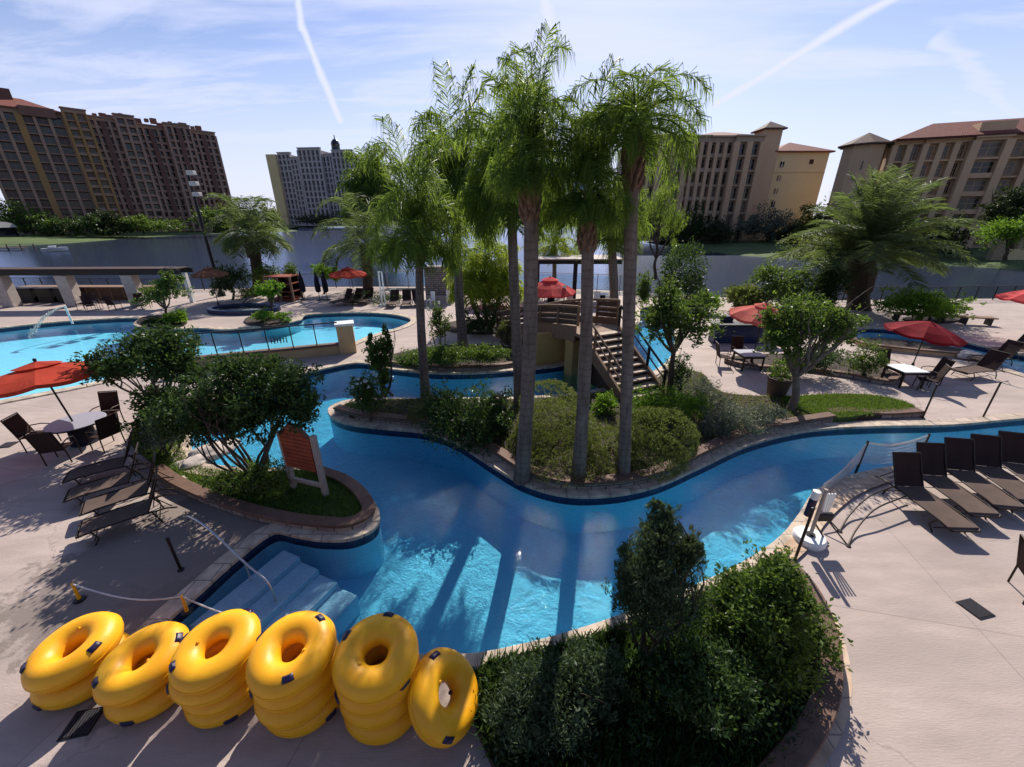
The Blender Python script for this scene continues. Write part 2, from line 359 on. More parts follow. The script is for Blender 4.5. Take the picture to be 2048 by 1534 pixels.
M['bridgewood'] = surf('bridge_timber', (.22,.135,.085), .8, .3, 4., .4, 30., stretch=(1,6,1))
M['tread'] = surf('stair_tread', (.42,.32,.24), .8, .3, 5., .3, 30.)
M['whitep'] = surf('white_paint', (.78,.78,.77), .45, .08, 5.)
M['whiteplastic'] = surf('white_plastic', (.80,.80,.78), .4, .06, 5.)
M['steel'] = surf('steel_rail', (.55,.55,.56), .3, .15, 8., metal=.9)
M['tabletop'] = surf('stone_top', (.30,.31,.36), .45, .2, 30., .1, 80.)
M['drain'] = surf('iron_grate', (.035,.032,.04), .7, .3, 30., .3, 60.)
M['glass'] = glassmat('fence_glass', (.82,.90,.92))
M['pane'] = surf('window_glass', (.012,.014,.018), .08, .3, .4, spec=.8)
M['pane_curtain'] = surf('drawn_curtain', (.13,.105,.085), .25, .4, .5, spec=.6)  # paler pane where the curtains are drawn
M['pane_red'] = surf('curtained_glass', (.055,.018,.020), .25, .5, .35, spec=.6)
M['bldg'] = surf('brown_facade', (.235,.120,.092), .9, .15, .12, stain=.4, stainscale=.05)
M['bldg_dk'] = surf('dark_facade', (.165,.088,.068), .9, .15, .12, stain=.4, stainscale=.05)
M['bldg_pier'] = surf('tan_pilaster', (.37,.24,.175), .9, .15, .2)
M['bldg_ochre'] = surf('ochre_facade', (.36,.21,.085), .9, .12, .2)
M['bldg_grey'] = surf('grey_facade', (.34,.31,.33), .9, .12, .1, stain=.3, stainscale=.05)
M['bldg_greyp'] = surf('grey_pilaster', (.50,.47,.47), .9, .12, .2)
M['bldg_cream'] = surf('cream_facade', (.74,.58,.33), .9, .08, .1, stain=.25, stainscale=.06)
M['bldg_taupe'] = surf('taupe_facade', (.42,.32,.235), .9, .12, .15, stain=.4, stainscale=.06)
M['bldg_peach'] = surf('peach_facade', (.60,.41,.26), .9, .1, .15, stain=.3, stainscale=.06)
M['roof_red'] = brickmat('red_roof_tile', (.33,.105,.07), (.26,.08,.055), (.1,.035,.03), .4, .5, .06, .8, .6)
M['roof_brown'] = brickmat('brown_roof_tile', (.17,.10,.075), (.13,.08,.06), (.05,.03,.025), .4, .5, .06, .8, .6)
M['hill'] = surf('haze_tinted_hill', (.34,.42,.54), .95, .1, .002)  # pale blue distance haze is put into the hill's base colour
def tubemat():
    m, nt, out = newmat('yellow_vinyl'); p = N(nt, 'ShaderNodeBsdfPrincipled', Roughness=.45)
    tc = N(nt, 'ShaderNodeTexCoord'); oi = N(nt, 'ShaderNodeObjectInfo')
    n1 = N(nt, 'ShaderNodeTexNoise', Scale=3., Detail=5.); ad = N(nt, 'ShaderNodeVectorMath', operation='ADD'); L(nt, tc.outputs['Object'], ad.inputs[0]); L(nt, oi.outputs['Random'], ad.inputs[1]); L(nt, ad.outputs[0], n1.inputs['Vector'])
    r = ramp(nt, [(.35, (.86,.38,.008)), (.62, (.92,.455,.012)), (.8, (.85,.41,.009))]); L(nt, n1.outputs['Fac'], r.inputs[0]); L(nt, r.outputs[0], p.inputs['Base Color'])
    p.inputs['Subsurface Weight'].default_value = .25; p.inputs['Subsurface Radius'].default_value = (.08,.04,.01); p.inputs['Subsurface Scale'].default_value = .5
    p.inputs['Specular IOR Level'].default_value = .4
    n2 = N(nt, 'ShaderNodeTexNoise', Scale=14., Detail=3.); L(nt, tc.outputs['Object'], n2.inputs['Vector'])
    b = N(nt, 'ShaderNodeBump', Strength=.12, Distance=.02); L(nt, n2.outputs['Fac'], b.inputs['Height']); L(nt, b.outputs[0], p.inputs['Normal'])
    L(nt, p.outputs[0], out.inputs[0]); return m
M['yellow'] = tubemat()

# ---------- sky and sun ----------
SUN_EL, SUN_AZ = R(40), R(12)
w = bpy.data.worlds.new('World'); SC.world = w; w.use_nodes = True; nt = w.node_tree; nt.nodes.clear()
wo = N(nt, 'ShaderNodeOutputWorld'); bg = N(nt, 'ShaderNodeBackground', Strength=.10)
sky = N(nt, 'ShaderNodeTexSky', sky_type='NISHITA'); sky.sun_disc = False; sky.sun_elevation = SUN_EL; sky.sun_rotation = SUN_AZ
sky.air_density = 1.0; sky.dust_density = .6; sky.ozone_density = 4.0
tc = N(nt, 'ShaderNodeTexCoord'); sx = N(nt, 'ShaderNodeSeparateXYZ'); L(nt, tc.outputs['Generated'], sx.inputs[0])
def MT(op, a, b=None, c=None, clamp=False):
    n = N(nt, 'ShaderNodeMath', operation=op); n.use_clamp = clamp
    for i, x in enumerate((a, b, c)):
        if x is None: continue
        if isinstance(x, (int, float)): n.inputs[i].default_value = x
        else: L(nt, x, n.inputs[i])
    return n.outputs[0]
def SS(x, lo, hi):
    n = N(nt, 'ShaderNodeMapRange', interpolation_type='SMOOTHSTEP'); n.inputs['From Min'].default_value = lo; n.inputs['From Max'].default_value = hi; L(nt, x, n.inputs['Value']); return n.outputs[0]
zc = MT('ADD', MT('MAXIMUM', sx.outputs['Z'], 0.0), .10)
qx = MT('DIVIDE', sx.outputs['X'], zc); qy = MT('DIVIDE', sx.outputs['Y'], zc)
cx = N(nt, 'ShaderNodeCombineXYZ'); L(nt, MT('MULTIPLY', qx, .30), cx.inputs[0]); L(nt, MT('MULTIPLY_ADD', qx, .05, qy), cx.inputs[1])
nz1 = N(nt, 'ShaderNodeTexNoise', Scale=1.1, Detail=9., Roughness=.58, Distortion=.5); L(nt, cx.outputs[0], nz1.inputs['Vector'])
nz2 = N(nt, 'ShaderNodeTexNoise', Scale=3.4, Detail=8., Roughness=.62, Distortion=.9); L(nt, cx.outputs[0], nz2.inputs['Vector'])
cl = SS(MT('MULTIPLY_ADD', nz2.outputs['Fac'], .45, nz1.outputs['Fac']), .58, .86)
low = SS(sx.outputs['Z'], .34, .02)              # thin veil thickens towards the horizon
cl = MT('MAXIMUM', MT('MULTIPLY', MT('MULTIPLY', cl, .72), SS(sx.outputs['Z'], .85, .45)), MT('MULTIPLY', low, .80))
def trail(p, q, wd, amt, fuzz):
    a = ray(*p).normalized(); b = ray(*q).normalized(); n = a.cross(b).normalized(); mid = (a+b).normalized(); half = a.angle(b)/2
    d1 = N(nt, 'ShaderNodeVectorMath', operation='DOT_PRODUCT'); d1.inputs[1].default_value = n; L(nt, tc.outputs['Generated'], d1.inputs[0])
    d2 = N(nt, 'ShaderNodeVectorMath', operation='DOT_PRODUCT'); d2.inputs[1].default_value = mid; L(nt, tc.outputs['Generated'], d2.inputs[0])
    d = MT('ABSOLUTE', MT('ADD', d1.outputs['Value'], MT('MULTIPLY', MT('SUBTRACT', nz2.outputs['Fac'], .5), fuzz)))
    ends = SS(d2.outputs['Value'], math.cos(half*1.12), math.cos(half*.97))
    return MT('MULTIPLY', MT('MULTIPLY', SS(d, wd, 0.0), ends), amt)
for args in (((590,-60),(604,62),.011,1.,.006), ((600,40),(642,150),.011,1.,.006), ((638,140),(682,245),.014,1.,.006), ((1078,-60),(1105,75),.022,1.,.01), ((1860,-50),(1430,210),.013,1.,.012), ((1880,70),(2060,260),.026,.7,.05), ((1560,320),(1680,180),.014,.25,.03)):
    cl = MT('MAXIMUM', cl, trail(*args))
mx = N(nt, 'ShaderNodeMix', data_type='RGBA'); L(nt, cl, mx.inputs['Factor']); vt = N(nt, 'ShaderNodeVectorMath', operation='MULTIPLY'); vt.inputs[1].default_value = (.98, .90, 1.0); L(nt, sky.outputs[0], vt.inputs[0]); L(nt, vt.outputs[0], mx.inputs['A']); mx.inputs['B'].default_value = (6.4, 6.8, 8.3, 1)
sdot = N(nt, 'ShaderNodeVectorMath', operation='DOT_PRODUCT'); sdot.inputs[1].default_value = (math.sin(SUN_AZ), math.cos(SUN_AZ), 0); L(nt, tc.outputs['Generated'], sdot.inputs[0])
ph = MT('MULTIPLY_ADD', SS(sdot.outputs['Value'], -.5, .6), .72, .28)     # thin cloud scatters forwards: bright on the sun's side of the sky
cc = N(nt, 'ShaderNodeVectorMath', operation='SCALE'); cc.inputs[0].default_value = (6.2, 6.5, 8.3); L(nt, ph, cc.inputs['Scale']); L(nt, cc.outputs[0], mx.inputs['B'])
L(nt, mx.outputs['Result'], bg.inputs['Color']); L(nt, bg.outputs[0], wo.inputs[0])
sl = bpy.data.lights.new('sun', 'SUN'); sl.energy = 5.0; sl.angle = R(.5); sl.color = (1, .93, .83)
so = bpy.data.objects.new('sun', sl); COL.objects.link(so)
sd = Vector((math.sin(SUN_AZ)*math.cos(SUN_EL), math.cos(SUN_AZ)*math.cos(SUN_EL), math.sin(SUN_EL)))
so.rotation_euler = sd.to_track_quat('Z', 'Y').to_euler(); so.location = sd*60
vs = SC.view_settings; SC.display_settings.display_device = 'sRGB'; vs.view_transform = 'Standard'; vs.look = 'None'; vs.exposure = 0.40; vs.gamma = 1.0; vs.use_curve_mapping = False
cy = SC.cycles; cy.max_bounces = 8; cy.diffuse_bounces = 3; cy.glossy_bounces = 3; cy.transmission_bounces = 6; cy.transparent_max_bounces = 24
cy.use_denoising = True; cy.sample_clamp_indirect = 4.0; cy.caustics_reflective = False; cy.caustics_refractive = False
# ================= ground, pools, lake =================
def G2(pts, z=0.0): return [g(x, y, z) for x, y in pts]
RIVER = ccw(spline(G2([(548,1066),(470,1122),(400,1185),(335,1242),(300,1290),(380,1312),(600,1322),(850,1314),(950,1312),(1060,1290),(1180,1256),(1300,1212),(1420,1162),(1500,1120),(1560,1078),(1600,1030),(1628,988),(1665,966),(1720,948),(1790,934),(1900,918),(2048,905),(2300,895),(2300,825),(2048,838),(1900,851),(1750,854),(1620,862),(1500,890),(1400,935),(1310,974),(1220,992),(1130,992),(1050,970),(980,930),(910,886),(850,866),(760,857),(690,847),(662,833),(660,816),(690,803),(760,798),(850,798),(960,797),(1060,795),(1150,787),(1250,768),(1330,728),(1350,685),(1342,645),(1322,616),(1288,616),(1277,648),(1237,692),(1140,728),(1040,741),(900,748),(780,739),(715,727),(600,750),(500,778),(425,810),(388,850),(378,888),(408,925),(480,938),(560,938),(640,936),(692,956),(735,990),(757,1030),(748,1058),(705,1078),(640,1080),(590,1072)])))
LEFTPOOL = ccw(spline(G2([(-700,760),(-300,695),(0,657),(100,646),(200,639),(275,637),(268,650),(310,660),(400,657),(450,660),(540,652),(598,641),(612,631),(700,626),(780,629),(822,640),(800,655),(740,672),(690,692),(600,708),(500,716),(400,724),(330,736),(250,752),(170,770),(0,803),(-300,862),(-700,950)])))
RIGHTPOOL = ccw(spline(G2([(1692,672),(1740,657),(1850,668),(1950,690),(2048,712),(2400,775),(2400,840),(2100,764),(2010,738),(1960,719),(1900,711),(1800,703),(1730,693)])))
DECK = [Vector(p) for p in [(-140,-14,0),(140,-14,0),(140,44,0),(60,36,0),(40,34,0),(22,33,0),(12,37,0),(0,40,0),(-20,40,0),(-34,38,0),(-70,40,0),(-140,52,0)]]
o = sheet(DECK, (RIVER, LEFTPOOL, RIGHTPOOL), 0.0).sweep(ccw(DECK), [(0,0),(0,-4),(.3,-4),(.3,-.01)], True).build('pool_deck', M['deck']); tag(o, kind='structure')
WZ = -.16
for nm, loop, wm in (('river', RIVER, 'water'), ('left_pool', LEFTPOOL, 'water2'), ('right_pool', RIGHTPOOL, 'water2')):
    big = offset(loop, -.02); mb = sheet(big, (), WZ); sheet(big, (), -1.3, mb); n = len(big)
    for i in range(n): p, q = big[i-1], big[i]; mb.add([(p.x,p.y,WZ),(q.x,q.y,WZ),(q.x,q.y,-1.3),(p.x,p.y,-1.3)], [(0,1,2,3)])
    bm = bmesh.new(); o = mb.build('pool_water', M[wm]); bm.from_mesh(o.data); bmesh.ops.remove_doubles(bm, verts=bm.verts, dist=1e-4); bmesh.ops.recalc_face_normals(bm, faces=bm.faces); bm.to_mesh(o.data); bm.free(); tag(o, kind='structure')
    fz = -1.15 if nm == 'river' else -.75
    pl = 'plaster' if nm == 'river' else 'plaster_pale'; mb = sheet(loop, (), fz); tag(mb.build('pool_floor', M[pl]), kind='structure')
    mb = MB(); n = len(loop)
    for i in range(n):
        a, b = loop[i-1], loop[i]
        mb.add([(a.x,a.y,0),(b.x,b.y,0),(b.x,b.y,-.26),(a.x,a.y,-.26)], [(0,1,2,3)], 0)
        mb.add([(a.x,a.y,-.26),(b.x,b.y,-.26),(b.x,b.y,fz),(a.x,a.y,fz)], [(0,1,2,3)], 1)
    tag(mb.build('pool_side', [M['tile'], M[pl]]), kind='structure')
    # stone coping: the loop is counter-clockwise, so the deck lies to its right
    wd = .34 if nm == 'river' else .42
    tag(MB().sweep(loop, [(.03,-.03),(.03,.035),(.015,.05),(-wd+.02,.05),(-wd,.035),(-wd,.004),(-.02,.004),(-.02,-.03)], True).build('pool_coping', M['coping']), kind='structure')
# entry steps of the river, four broad treads under the water
a, b = g(556,1076), g(352,1232); d = (b-a); ln = d.length; d.normalize(); nrm = Vector((-d.y, d.x, 0))
if nrm.x < 0: nrm = -nrm
mb = MB(); rot = Matrix((d, nrm, Vector((0,0,1)))).transposed()
for k in range(4):
    zt = -.22-.14*k; c = (a+b)/2+nrm*(.16+.5*k+.25)
    mb.box((c.x, c.y, (zt-1.14)/2), (ln-.10, .5, 1.14+zt), rot, ch=.02)
tag(mb.build('pool_steps', M['step_plaster']), kind='structure')
# lake and the far shore
tag(MB().add([(-3500,30,-1.6),(3500,30,-1.6),(3500,5200,-1.6),(-3500,5200,-1.6)], [(0,1,2,3)]).build('lake', M['lake']), kind='structure')
sh = spline([g(x, y, -1.6) for x, y in [(-500,545),(-250,515),(0,494),(130,487),(300,474),(440,467),(585,463),(600,456),(720,453),(900,452),(1100,452),(1230,462),(1285,484),(1400,500),(1480,511),(1560,516),(1700,523),(1980,536),(2048,542),(2300,560),(2700,600)]], False, 5)
mb = MB(); n = len(sh); vs = []; bands = [offset(sh, o_, False) for o_ in (-1.0, 1.0, 7.0)]
for i_, p in enumerate(sh):
    for b_, z in zip(bands, (-1.9, -1.45, -.9)): vs.append((b_[i_].x, b_[i_].y, z))
    q = Vector((p.x, p.y, 0)); r_ = q.normalized()
    for dr, z in ((34, -.2), (220, .6), (5000, 1.5)): e_ = q+r_*dr; vs.append((e_.x, e_.y, z))
mb.add(vs, [(i*6+k, (i+1)*6+k, (i+1)*6+k+1, i*6+k+1) for i in range(n-1) for k in range(5)])
tag(mb.build('far_shore', M['grassland'], smooth=True), kind='structure')
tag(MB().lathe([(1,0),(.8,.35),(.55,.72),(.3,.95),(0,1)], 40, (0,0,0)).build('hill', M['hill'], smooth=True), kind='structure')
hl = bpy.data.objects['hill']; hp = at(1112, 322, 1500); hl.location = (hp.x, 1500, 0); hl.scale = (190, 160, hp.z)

# planting beds
def bed(name, loop, z, mat):
    loop = ccw(loop); return tag(sheet(loop, (), z).sweep(loop, [(0,z),(0,-.05),(.05,-.05),(.05,z-.002)], True).build(name, M[mat]), kind='structure')
ISL = ccw(spline(G2([(684,824),(700,812),(780,806),(900,806),(1060,804),(1180,794),(1290,774),(1350,745),(1400,752),(1440,790),(1560,800),(1700,796),(1830,824),(1760,838),(1620,848),(1500,870),(1400,912),(1310,952),(1220,970),(1130,970),(1060,950),(1000,915),(940,880),(860,853),(760,845),(700,838)])))
bed('mulch_bed', ISL, .16, 'soil')
PEN = ccw(spline(G2([(262,880),(300,845),(350,838),(372,868),(366,900),(402,940),(480,952),(560,950),(640,950),(680,968),(714,1000),(728,1030),(712,1045),(640,1046),(540,1030),(430,1000),(350,965),(300,925)])))
bed('grass_bed', PEN, .14, 'lawn')
FRONT = ccw(spline(G2([(960,1345),(1070,1312),(1190,1280),(1310,1236),(1430,1186),(1510,1146),(1560,1135),(1610,1200),(1640,1290),(1642,1380),(1615,1460),(1550,1560),(1400,1640),(1100,1640),(1000,1560),(950,1450),(940,1390)])))
bed('mulch_bed', FRONT, .14, 'soil')
BACK = ccw(spline(G2([(760,722),(830,704),(930,694),(1030,700),(1060,722),(1000,734),(900,738),(800,732)])))
bed('mulch_bed', BACK, .14, 'soil')
RCRES = ccw(spline(G2([(1452,722),(1530,712),(1640,716),(1730,728),(1790,752),(1770,765),(1700,752),(1600,738),(1500,735)])))
LAWN2 = ccw(spline(G2([(1560,808),(1650,800),(1740,800),(1800,812),(1826,824),(1750,836),(1640,844)])))
bed('mulch_bed', RCRES, .12, 'soil')
bed('grass_bed', LAWN2, .21, 'lawn')
SPAB = ccw(spline(G2([(1702,683),(1760,680),(1840,688),(1930,704),(1942,714),(1880,709),(1790,700),(1730,693)])))
bed('mulch_bed', SPAB, .12, 'soil')
TREEB = [ccw(spline([g(x+dx*rx, y+dy*ry) for dx, dy in [(1,0),(.7,.7),(0,1),(-.7,.7),(-1,0),(-.7,-.7),(0,-1),(.7,-.7)]])) for x, y, rx, ry in ((325,645,50,13),(535,643,46,12),(1865,640,60,7),(960,655,75,14))]
for lp in TREEB: bed('mulch_bed', lp, .1, 'soil')
# low walls round the beds (things one could point at)
def planter_wall(name, pts, w_, h_, label, cap='cap', body='wall_stone', z0=0.0):
    p = spline(G2(pts), False, 8); root = empty(name, p[len(p)//2], label, 'planter wall')
    MB().sweep(p, [(-w_/2,z0-.05),(w_/2,z0-.05),(w_/2,z0+h_),(-w_/2,z0+h_)]).build('wall', M[body], root, local=False)
    e = .03; c = .07
    MB().sweep(p, [(-w_/2-e,z0+h_+.001),(w_/2+e,z0+h_+.001),(w_/2+e,z0+h_+c-.015),(w_/2+e-.015,z0+h_+c),(-w_/2-e+.015,z0+h_+c),(-w_/2-e,z0+h_+c-.015)]).build('cap', M[cap], root, local=False)
planter_wall('planter_wall', [(676,826),(720,838),(790,847),(860,855),(930,878),(995,914),(1055,952),(1130,974),(1220,974),(1310,956),(1400,914),(1490,874),(1560,858),(1660,842)], .26, .22, 'curving brown capped planter wall along the palm island edge')
planter_wall('planter_wall', [(318,946),(360,975),(440,1010),(540,1040),(640,1056),(705,1056),(738,1036),(728,1004),(690,970),(640,951)], .24, .16, 'brown capped low wall wrapping the sign peninsula')
planter_wall('planter_wall', [(1565,1140),(1612,1200),(1645,1290),(1648,1380),(1622,1460),(1560,1550),(1500,1620)], .26, .22, 'brown capped low wall round the foreground shrub bed')
planter_wall('planter_wall', [(765,729),(830,736),(910,741),(1000,737),(1062,725)], .22, .16, 'dark red capped low wall behind the back river bend')
planter_wall('planter_wall', [(1450,724),(1500,737),(1600,741),(1700,755),(1770,768),(1793,754)], .22, .14, 'low brown wall under the round shrubs on the right deck')
planter_wall('planter_wall', [(1702,684),(1730,695),(1800,704),(1880,712),(1944,716)], .26, .2, 'long curved wooden topped ledge beside the crimson parasol', 'cap', 'tan')
planter_wall('planter_wall', [(1655,832),(1700,830),(1760,834),(1835,830)], .3, .16, 'straight dark brown ledge at the lawn tip by the river')
# wide flagstone paving beside the loungers and round the shrub bed
def paving(name, inner, outer, z, mat):
    i_ = spline(G2(inner), False, 8); o_ = spline(G2(outer), False, 8)
    vs = []; 
    for a_, b_ in zip(i_, o_): vs += [(a_.x,a_.y,z),(b_.x,b_.y,z)]
    return tag(MB().add(vs, [(2*k, 2*k+1, 2*k+3, 2*k+2) for k in range(len(i_)-1)]).build(name, M[mat]), kind='structure')
paving('flagstone_path', [(1500,1140),(1575,1085),(1618,1030),(1645,990),(1690,970),(1740,952)], [(1560,1150),(1616,1100),(1650,1050),(1690,1010),(1730,985),(1790,962)], .056, 'coping_pink')
paving('flagstone_path', [(1580,1150),(1632,1225),(1660,1310),(1664,1390),(1640,1465),(1575,1560)], [(1610,1150),(1672,1240),(1700,1330),(1702,1400),(1684,1470),(1630,1560)], .008, 'coping_pink')
paving('flagstone_path', [(378,890),(400,930),(470,945)], [(340,905),(366,950),(450,965)], .15, 'coping')
# pale spa basin on the far terrace
sp = g(490,622); root = empty('spa_basin', sp, 'small navy tiled spa basin on the far terrace', 'spa')
pts = [Vector((math.cos(t)*2.4, math.sin(t)*1.3, 0)) for t in np.linspace(0, 2*math.pi, 40)[:-1]]
MB().sweep(pts, [(-.15,.0),(-.15,.30),(.15,.30),(.15,.0)], True).build('rim', M['tile'], root)
sheet(pts, (), .2).build('water', M['water2'], root)
# drain covers in the paving
for px, py, s, lab in ((1950,1218,.36,'dark square drain cover on the bright right deck'), (165,1447,.36,'dark square drain cover in front of the tube stacks'), (16,890,.36,'dark drain cover on the deck at left edge')):
    q = g(px, py); root = empty('drain_cover', q, lab, 'drain cover', 'drain covers in the deck', R(12))
    MB().box((0,0,.009), (s,s,.010)).build('frame', M['black'], root)
    mb = MB()
    for k in range(9): mb.box((-s*.42+s*.105*k,0,.0185), (s*.055,s*.86,.008))
    mb.build('grate', M['drain'], root)
# ================= vegetation =================
def unit(a): return a/np.maximum(np.linalg.norm(a, axis=1, keepdims=True), 1e-9)
def leaves(P, D, size, rng, wid=.45, var=.4, fold=.0):
    """one diamond-shaped leaf at each point P, pointing roughly along D"""
    n = len(P); s = size*(1+var*(rng.random((n,1))*2-1))
    d = unit(D+rng.normal(0, .55, (n,3))); nn = unit(np.cross(d, unit(rng.normal(0,1,(n,3)))))
    up = unit(np.cross(nn, d))
    V = np.empty((n,4,3)); V[:,0] = P-d*s*.5; V[:,1] = P+nn*s*wid*.5+up*s*fold; V[:,2] = P+d*s*.5; V[:,3] = P-nn*s*wid*.5+up*s*fold
    return V.reshape(-1,3), np.arange(4*n).reshape(n,4)
def blob(rng, c, r, ncl, per, sig=.16, shell=.35, flat=0.0, lump=.22):
    """leaf clumps in an uneven ellipsoid; returns positions and outward directions"""
    c = np.array(c); r = np.array(r)
    d = unit(rng.normal(0, 1, (ncl,3)))
    ph = rng.random(6)*6.28
    rad = 1+lump*(np.sin(d[:,0]*4.1+ph[0])*np.sin(d[:,1]*3.7+ph[1])+.7*np.sin(d[:,2]*6+ph[2]+d[:,0]*5))
    rr = (shell+(1-shell)*rng.random(ncl)**.6)*rad*np.where(rng.random(ncl) < .16*(lump > .1), 1+.18*rng.random(ncl), 1)
    C = d*rr[:,None]
    if flat: C[:,2] = np.maximum(C[:,2], -flat)
    k = np.repeat(np.arange(ncl), rng.poisson(per, ncl)+1)
    P = C[k]+rng.normal(0, sig, (len(k),3))
    return c+P*r, unit(C[k]+rng.normal(0,.4,(len(k),3))+np.array([0,0,.25]))
def rngof(name): return np.random.default_rng(sum(ord(ch)*(i+7) for i, ch in enumerate(name)) % 99991)
def limb(mb, a, b, r0, r1, rnd, sag=.12, seg=7, n=6):
    a = Vector(a); b = Vector(b); l = (b-a).length; pts = []
    k1 = Vector((rnd.uniform(-1,1), rnd.uniform(-1,1), rnd.uniform(-.3,.6)))*l*sag; k2 = Vector((rnd.uniform(-1,1), rnd.uniform(-1,1), 0))*l*sag*.6
    for i in range(n+1):
        t = i/n; pts.append(a.lerp(b, t)+k1*math.sin(math.pi*t)+k2*math.sin(2*math.pi*t))
    mb.tube(pts, [r0+(r1-r0)*i/n for i in range(n+1)], seg); return pts
def plant(name, label, cat, base, blobs, mat, leaf, ncl, per, group=None, stems=0, stem_r=.03, bark='bark', spread=.25, wid=.45, sig=.16, shell=.3, flower=0, lump=.34, fork=.0, crown='crown', trunk='trunk', flat=0., up=None):
    """blobs: (px, py, halfwidth px, halfheight px, dY, depth ratio) measured on the photo, set at the base's distance"""
    rng = rngof(label); rnd = random.Random(label); base = Vector(base)
    root = empty(name, base, label, cat, group)
    Vs = []; Qs = []; nb = 0; cents = []
    tot = sum(b[2]*b[3] for b in blobs)
    for b in blobs:
        px, py, hw, hh, dY = b[:5]; dep = b[5] if len(b) > 5 else 1.0
        Y = base.y+dY; c = at(px, py, Y); s = pxm(px, py, Y); r = (hw*s, hw*s*dep, hh*s*1.12)
        cents.append((c, r)); k = max(6, int(ncl*b[2]*b[3]/tot))
        if lump > .1:      # an uneven crown: a crowd of smaller leafy boughs
            PP = []; DD = []; K = max(5, min(13, k//14)); kk = max(3, int(k/K))
            for q in range(K):
                d = unit(rng.normal(0,1,(1,3)))[0]; cs = np.array(c)+d*np.array(r)*(.25+.5*rng.random()); rs_ = np.array(r)*(.34+.28*rng.random())*np.array([1,1,.75+.3*rng.random()])
                a_, b_ = blob(rng, cs, rs_, int(kk*(.5+rng.random())), per, sig*1.05, shell, flat, lump); PP.append(a_); DD.append(b_)
            P, D = np.concatenate(PP), np.concatenate(DD)
        else: P, D = blob(rng, c, r, k, per, sig, shell, flat, lump)
        m_ = P[:,2] > base.z+.02; P = P[m_]; D = D[m_]
        if up is not None: D = D*.4+np.array([0,0,up])
        V, Q = leaves(P, D, leaf, rng, wid); Vs.append(V); Qs.append(Q+nb); nb += len(V)
    build_np(crown, np.concatenate(Vs), np.concatenate(Qs), M[mat], root, base)
    if flower:
        c, r = cents[-1]; P, D = blob(rng, c+Vector((0,0,r[2]*.15)), np.array(r)*1.02, flower, 5, .05, .85); P = P[P[:,2] > c.z-r[2]*.2]; 
        V, Q = leaves(P, np.ones_like(P)*np.array([0,0,1]), leaf*1.1, rng, .9); build_np('blossom', V, Q, M['flower'], root, base)
    if stems:
        mb = MB()
        if fork > 0:       # one trunk that forks
            top = base+Vector((rnd.uniform(-.1,.1)+(cents[0][0].x-base.x)*.35, (cents[0][0].y-base.y)*.3, fork))
            limb(mb, base-Vector((0,0,.05)), top, stem_r*1.25, stem_r*.8, rnd, .07, 9)
            for i in range(stems):
                c, r = cents[i % len(cents)]; e = c+Vector((rnd.uniform(-.6,.6)*r[0], rnd.uniform(-.6,.6)*r[1], rnd.uniform(-.2,.6)*r[2]))
                p = limb(mb, top, e, stem_r*.65, stem_r*.12, rnd)
                for q in range(3): limb(mb, p[2+q], p[2+q]+(e-top)*.5+Vector((rnd.uniform(-.5,.5)*r[0], rnd.uniform(-.5,.5)*r[1], rnd.uniform(-.1,.5)*r[2])), stem_r*.3, stem_r*.06, rnd, seg=5)
        else:
            for i in range(stems):
                c, r = cents[i % len(cents)]; a = base+Vector((rnd.uniform(-spread,spread), rnd.uniform(-spread,spread), -.05))
                e = c+Vector((rnd.uniform(-.7,.7)*r[0], rnd.uniform(-.7,.7)*r[1], rnd.uniform(-.4,.5)*r[2]))
                p = limb(mb, a, e, stem_r, stem_r*.25, rnd)
                for q in range(2): limb(mb, p[3+q], e+Vector((rnd.uniform(-.6,.6)*r[0], rnd.uniform(-.6,.6)*r[1], rnd.uniform(0,.5)*r[2])), stem_r*.4, stem_r*.1, rnd, seg=5)
        mb.build(trunk, M[bark], root, local=False, smooth=True)
    return root

